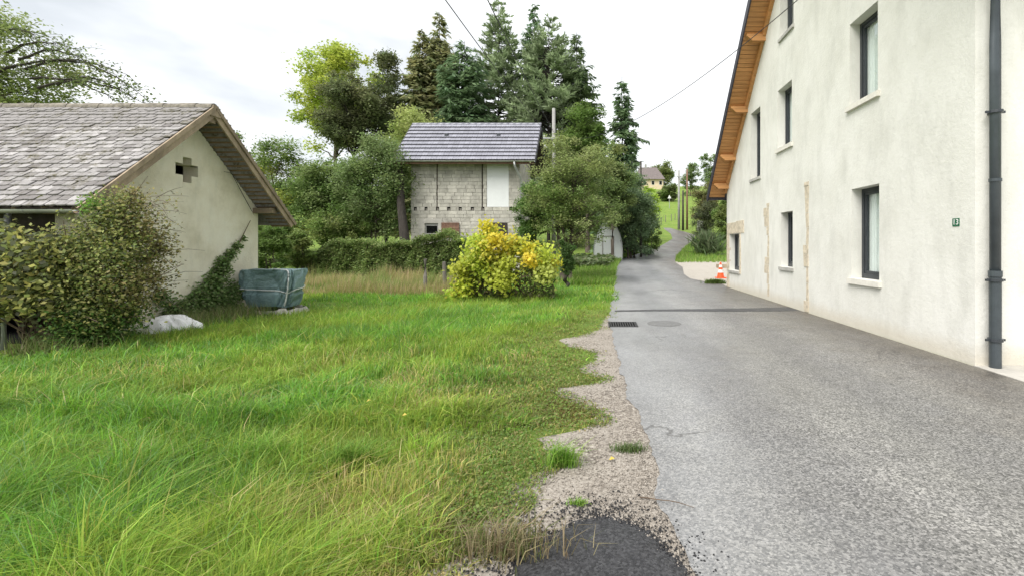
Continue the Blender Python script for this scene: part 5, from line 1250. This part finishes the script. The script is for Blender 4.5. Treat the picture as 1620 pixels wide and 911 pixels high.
def grass_look(X, Y, rng):
    y = CY + EYE * F / np.maximum(Y, .5); px = CX + X / np.maximum(Y, .5) * F
    edge = np.interp(y, ey, ex)
    short = np.clip(1 - (edge - px) / np.interp(y, [460, 520, 600, 700, 911], [40, 110, 260, 250, 120]), 0, 1) * (y > 490)
    short = np.clip(short * 1.5, 0, 1)
    n1 = fnoise(X, Y, 1.1, 21); n2 = fnoise(X, Y, 3.2, 22); n3 = fnoise(X, Y, 7.5, 23)
    tall = np.clip((620 - px) / 420, 0, 1) * np.clip((y - 560) / 200, 0, 1)
    h = .075 + .055 * n2 + .07 * n1 + .10 * tall
    dry = np.clip((n1 * .55 + n2 * .45 - .53) * 4.5, 0, 1) * np.clip((y - 520) / 120, 0, 1) * (1 - .75 * tall)
    cxd = np.exp(-(((px - 640) / 110) ** 2 + ((y - 790) / 70) ** 2)); dry = np.clip(dry + .55 * cxd, 0, 1)
    h = h * (1 - .35 * dry) * (1 - .72 * short) * (.75 + .55 * n3)
    n = len(X)
    lush = pal(n, [(.14, .31, .03), (.18, .36, .04), (.11, .25, .03), (.24, .38, .06), (.16, .29, .09)], rng)
    mid_ = pal(n, [(.25, .36, .05), (.31, .39, .07), (.21, .33, .045)], rng)
    clov = pal(n, [(.20, .26, .055), (.26, .28, .075), (.16, .24, .05), (.28, .25, .10)], rng)
    strw = pal(n, [(.50, .46, .15), (.54, .46, .22), (.44, .46, .12)], rng)
    n4 = fnoise(X, Y, 2.1, 24)[:, None]; u = rng.uniform(0, 1, (n, 1)); c = np.where(u < np.clip((n4 - .38) * 3, .08, .9), mid_, lush)
    c = c * (.88 + .46 * fnoise(X, Y, 4.6, 25)[:, None])
    u = rng.uniform(0, 1, (n, 1)); c = np.where(u < short[:, None] * .85, clov, c)
    u = rng.uniform(0, 1, (n, 1)); c = np.where(u < dry[:, None] * .62 + .03, strw, c)
    brown = np.exp(-(((px - 765) / 70) ** 2 + ((y - 850) / 40) ** 2)); u = rng.uniform(0, 1, (n, 1))
    c = np.where(u < brown[:, None] * .8, pal(n, [(.22, .16, .09), (.30, .24, .14), (.16, .11, .06)], rng), c)
    br2 = np.exp(-(((px - 905) / 45) ** 2 + ((y - 650) / 25) ** 2)); u = rng.uniform(0, 1, (n, 1))
    c = np.where(u < br2[:, None] * .6, pal(n, [(.22, .17, .06), (.18, .15, .05)], rng), c)
    return h, np.clip(c, 0, 1), short, dry
Vs, Fs, Cs = [], [], []; off = 0
def add(v, f, c):
    global off
    Vs.append(v); Fs.append(f + off); Cs.append(c); off += len(v)
rng = np.random.default_rng(101)
def scatter(n, y0, y1, pw):            # even over the picture: more points close by, inside the field of view
    u = rng.uniform(0, 1, n); Y = 1 / (1 / y1 + (1 / y0 - 1 / y1) * u ** pw)
    X = rng.uniform(-1.42, .25, n) * Y; k = rng.uniform(0, 1, n) < .15; X = np.where(k, rng.uniform(-2.3, -1.42, n) * Y, X); return X, Y
for (n, y0, y1, pw, wd, simp, cr) in ((150000, 1.7, 4.5, 1.0, .0050, False, .030), (145000, 4.0, 8.5, .9, .0085, False, .05), (130000, 7.5, 14.5, .8, .015, True, .08), (70000, 13, 21, .8, .028, True, .12)):
    nc = n // 16; Xc, Yc = scatter(nc, y0, y1, pw); k = rng.integers(0, nc, n); r_ = cr * rng.uniform(.6, 1.7, nc)
    ofs = rng.normal(size=(n, 2)) * r_[k][:, None]; X = Xc[k] + ofs[:, 0]; Y = Yc[k] + ofs[:, 1]
    X2, Y2 = scatter(n, y0, y1, pw); loose = rng.uniform(0, 1, n) < .4
    X = np.where(loose, X2, X); Y = np.where(loose, Y2, Y); ofs[loose] = rng.normal(size=(loose.sum(), 2)) * .02
    th = rng.uniform(.62, 1.5, nc)[k]; th[loose] = rng.uniform(.5, 1.0, loose.sum()); tc_ = (rng.uniform(.72, 1.28, (nc, 1)) * rng.uniform(.9, 1.1, (nc, 3)))[k]; tc_[loose] = 1
    ok = grass_ok(X, Y, rng); X, Y, ofs, th, tc_ = X[ok], Y[ok], ofs[ok], th[ok], tc_[ok]
    h, c, sh, dr = grass_look(X, Y, rng)
    h = h * (1 + (th - 1) * (1 - .6 * sh)); c = np.clip(c * tc_, 0, 1)
    h = h * np.where((X < -7.7) & (Y > 5.9) & (Y < 9), .45, 1)
    keep = rng.uniform(0, 1, len(X)) > dr * .45; X, Y, h, c, sh, ofs = X[keep], Y[keep], h[keep], c[keep], sh[keep], ofs[keep]
    h = h * np.where(rng.uniform(0, 1, len(X)) < .05, 1.55, 1)
    v, f, cc = blades(X, Y, h, wd * rng.uniform(.6, 1.4, len(X)) * (1 + .5 * sh), c, rng, .85, simp, dirs=ofs / cr * .55); add(v, f, cc)
# low clover and plantain leaves where the turf is short
n = 70000; X, Y = scatter(n, 2.6, 11, .9); ok = grass_ok(X, Y, rng); X, Y = X[ok], Y[ok]; h, c, sh, dr = grass_look(X, Y, rng)
ok = rng.uniform(0, 1, len(X)) < sh * .9 + .10; X, Y = X[ok], Y[ok]; n = len(X)
leaves('clover_leaves', np.stack([X, Y, rng.uniform(.012, .05, n)], 1), (.010 + .0026 * Y) * rng.uniform(.7, 1.3, n), pal(n, [(.17, .27, .055), (.22, .30, .08), (.13, .22, .05), (.27, .26, .09)], rng), None, .85, 2.2, rng, kind='stuff')
# strips of grass along the lane further up, both sides, and the right bank
for (n, y0, y1, side) in ((26000, 18, 46, -1), (9000, 30, 60, 1)):
    Y = rng.uniform(y0, y1, n); off_ = np.abs(rng.normal(0, 1.4 if side < 0 else 2.6, n)) + .02
    X = np.where(side < 0, XL(Y) - off_, XR(Y) + off_); ok = (X > -6); X, Y = X[ok], Y[ok]
    c = pal(len(X), [(.19, .34, .045), (.25, .39, .065), (.15, .28, .045), (.32, .39, .12)], rng)
    v, f, cc = blades(X, Y, rng.uniform(.12, .38, len(X)), np.full(len(X), .05), c, rng, .6, True); add(v, f, cc)
V = np.concatenate(Vs); Fc = np.concatenate(Fs); C = np.concatenate(Cs)
tag(link(bpy.data.objects.new('lawn_grass', fast_mesh('lawn_grass', V, Fc, 'grass_blade', C))), 'uneven bright green grass filling the yard left of the lane', 'grass', kind='stuff')
# dry tall grass by the hedge
n = 26000; X = rng.uniform(PX(425, 16), PX(745, 16), n) ; Y = rng.uniform(14.2, 19.6, n); X = X * Y / 16
h = rng.uniform(.2, .75, n) * (.25 + 1.15 * fnoise(X, Y, 2.6, 31)); c = pal(n, [(.50, .41, .22), (.44, .40, .18), (.40, .39, .14), (.28, .34, .09), (.48, .34, .21)], rng)
gz_ = (fnoise(X, Y, 1.8, 33) > .56)[:, None] & (rng.uniform(0, 1, (n, 1)) < .75); c = np.where(gz_, pal(n, [(.22, .32, .08), (.28, .36, .10), (.17, .26, .07)], rng), c)
ok = ~((X < -6.9) & (Y < 14.6)); v, f, cc = blades(X[ok], Y[ok], h[ok], np.full(ok.sum(), .022), c[ok], rng, .5, True)
tag(link(bpy.data.objects.new('dry_grass', fast_mesh('dry_grass', v, f, 'grass_blade', cc))), 'tall straw coloured dry grass in front of the hedge', 'grass', kind='stuff')
# weeds along the foot of the barn
n = 9000; t_ = rng.uniform(0, 1, n); Y = 6.5 + t_ * 5.0; X = -8.05 + rng.normal(0, .28, n) + .1 * t_; X = np.maximum(X, -8.45)
c = pal(n, [(.18, .25, .075), (.24, .28, .10), (.31, .28, .15), (.14, .21, .05)], rng); h = rng.uniform(.12, .45, n)
ok = ~((X > TX0) & (Y > TY0 - .1) & (Y < TY1)) & ~((np.abs(X - sc0.x) < .6) & (Y < 8.5) & (Y > 7.6)); v, f, cc = blades(X[ok], Y[ok], h[ok], np.full(ok.sum(), .014), c[ok], rng, .7, True)
tag(link(bpy.data.objects.new('wall_weeds', fast_mesh('wall_weeds', v, f, 'grass_blade', cc))), 'rough weeds growing along the foot of the barn wall', 'weeds', kind='stuff')
# single tufts
def tuft(label, px, py, n, h, r_, cols, rx_=1.0, wd=.006, name='grass_tuft', spread=.9):
    g = G(px, py); X = g.x + rng.normal(0, r_ * rx_, n); Y = g.y + rng.normal(0, r_ * .5, n)
    v, f, cc = blades(X, Y, h * rng.uniform(.4, 1.1, n), np.full(n, wd), pal(n, cols, rng), rng, spread)
    o = link(bpy.data.objects.new(name, fast_mesh(name, v - np.array(g), f, 'grass_blade', cc))); o.location = g
    tag(o, label, 'grass tuft')
LG = [(.15, .32, .035), (.21, .38, .05), (.29, .40, .09)]
tuft('low weed tuft growing alone at the asphalt edge on sand', 996, 715, 420, .085, .045, [(.12, .19, .06), (.16, .20, .08)], 1.3)
tuft('bright upright grass tuft between lawn and gravel', 886, 738, 380, .20, .06, LG)
tuft('tiny green weed on black gravel by the fresh tarmac', 915, 802, 160, .06, .025, LG, 1.2)
tuft('brownish seeding grass tuft drooping over the fresh tarmac', 800, 880, 420, .22, .12, [(.26, .21, .12), (.32, .27, .15), (.16, .19, .06)], 1.2)
tuft('thick dark grass tuft in the middle of the lawn', 556, 745, 500, .26, .09, [(.16, .30, .04), (.20, .33, .05)])
tuft('rounded grass tuft surrounded by straw patches', 410, 740, 520, .28, .10, LG)
tuft('weeds sprouting between house corner and gravel forecourt', 1130, 449, 900, .24, .12, [(.13, .20, .05), (.17, .24, .06)], 1.3, .03)
# loose stones and tar crumbs
def crumbs(name, X, Y, s, z, mat, label, cat):
    n = len(X); oc = np.array([[1, 0, 0], [0, 1, 0], [-1, 0, 0], [0, -1, 0], [0, 0, .8], [0, 0, -.5]], float)
    fc = np.array([[0, 1, 4], [1, 2, 4], [2, 3, 4], [3, 0, 4], [1, 0, 5], [2, 1, 5], [3, 2, 5], [0, 3, 5]])
    V = oc[None] * rng.uniform(.55, 1.35, (n, 6, 1)) * s[:, None, None]
    a = rng.uniform(0, 6.28, n); ca, sa = np.cos(a)[:, None], np.sin(a)[:, None]
    V = np.stack([V[:, :, 0] * ca - V[:, :, 1] * sa + X[:, None], V[:, :, 0] * sa + V[:, :, 1] * ca + Y[:, None], V[:, :, 2] + (z + s * .25)[:, None]], -1)
    Fc = (fc[None] + (np.arange(n) * 6)[:, None, None]).reshape(-1, 3)
    tag(link(bpy.data.objects.new(name, fast_mesh(name, V.reshape(-1, 3), Fc, mat))), label, cat, kind='stuff')
n = 15000; Y = 1 / rng.uniform(1 / 10.0, 1 / 2.0, n); X = XL(Y) - np.abs(rng.normal(0, .5, n)) + .02; ok = X > (np.interp(CY + EYE * F / Y, ey, ex) - CX) / F * Y - .12; X, Y = X[ok], Y[ok]; n = len(X)
crumbs('verge_pebbles', X, Y, rng.uniform(.002, .0062, n) * rng.choice([1, 1, 1, 1, 1, 1, 1.5, 2.2], n), np.full(n, .006), 'pebble', 'loose pale pebbles scattered over the sandy verge', 'pebbles')
cv = []
for k in range(1500):
    p = ring_p = random.choice(bd[1:-1]); q = Vector((p.x, p.y, 0)) + Vector((random.gauss(-.06, .11), random.gauss(.05, .09), 0)); cv.append((q.x, q.y))
cv = np.array(cv); crumbs('tarmac_crumbs', cv[:, 0], cv[:, 1], rng.uniform(.003, .009, len(cv)), np.full(len(cv), .012), 'tar_crumb', 'black tarmac crumbs scattered round the fresh patch', 'crumbs')
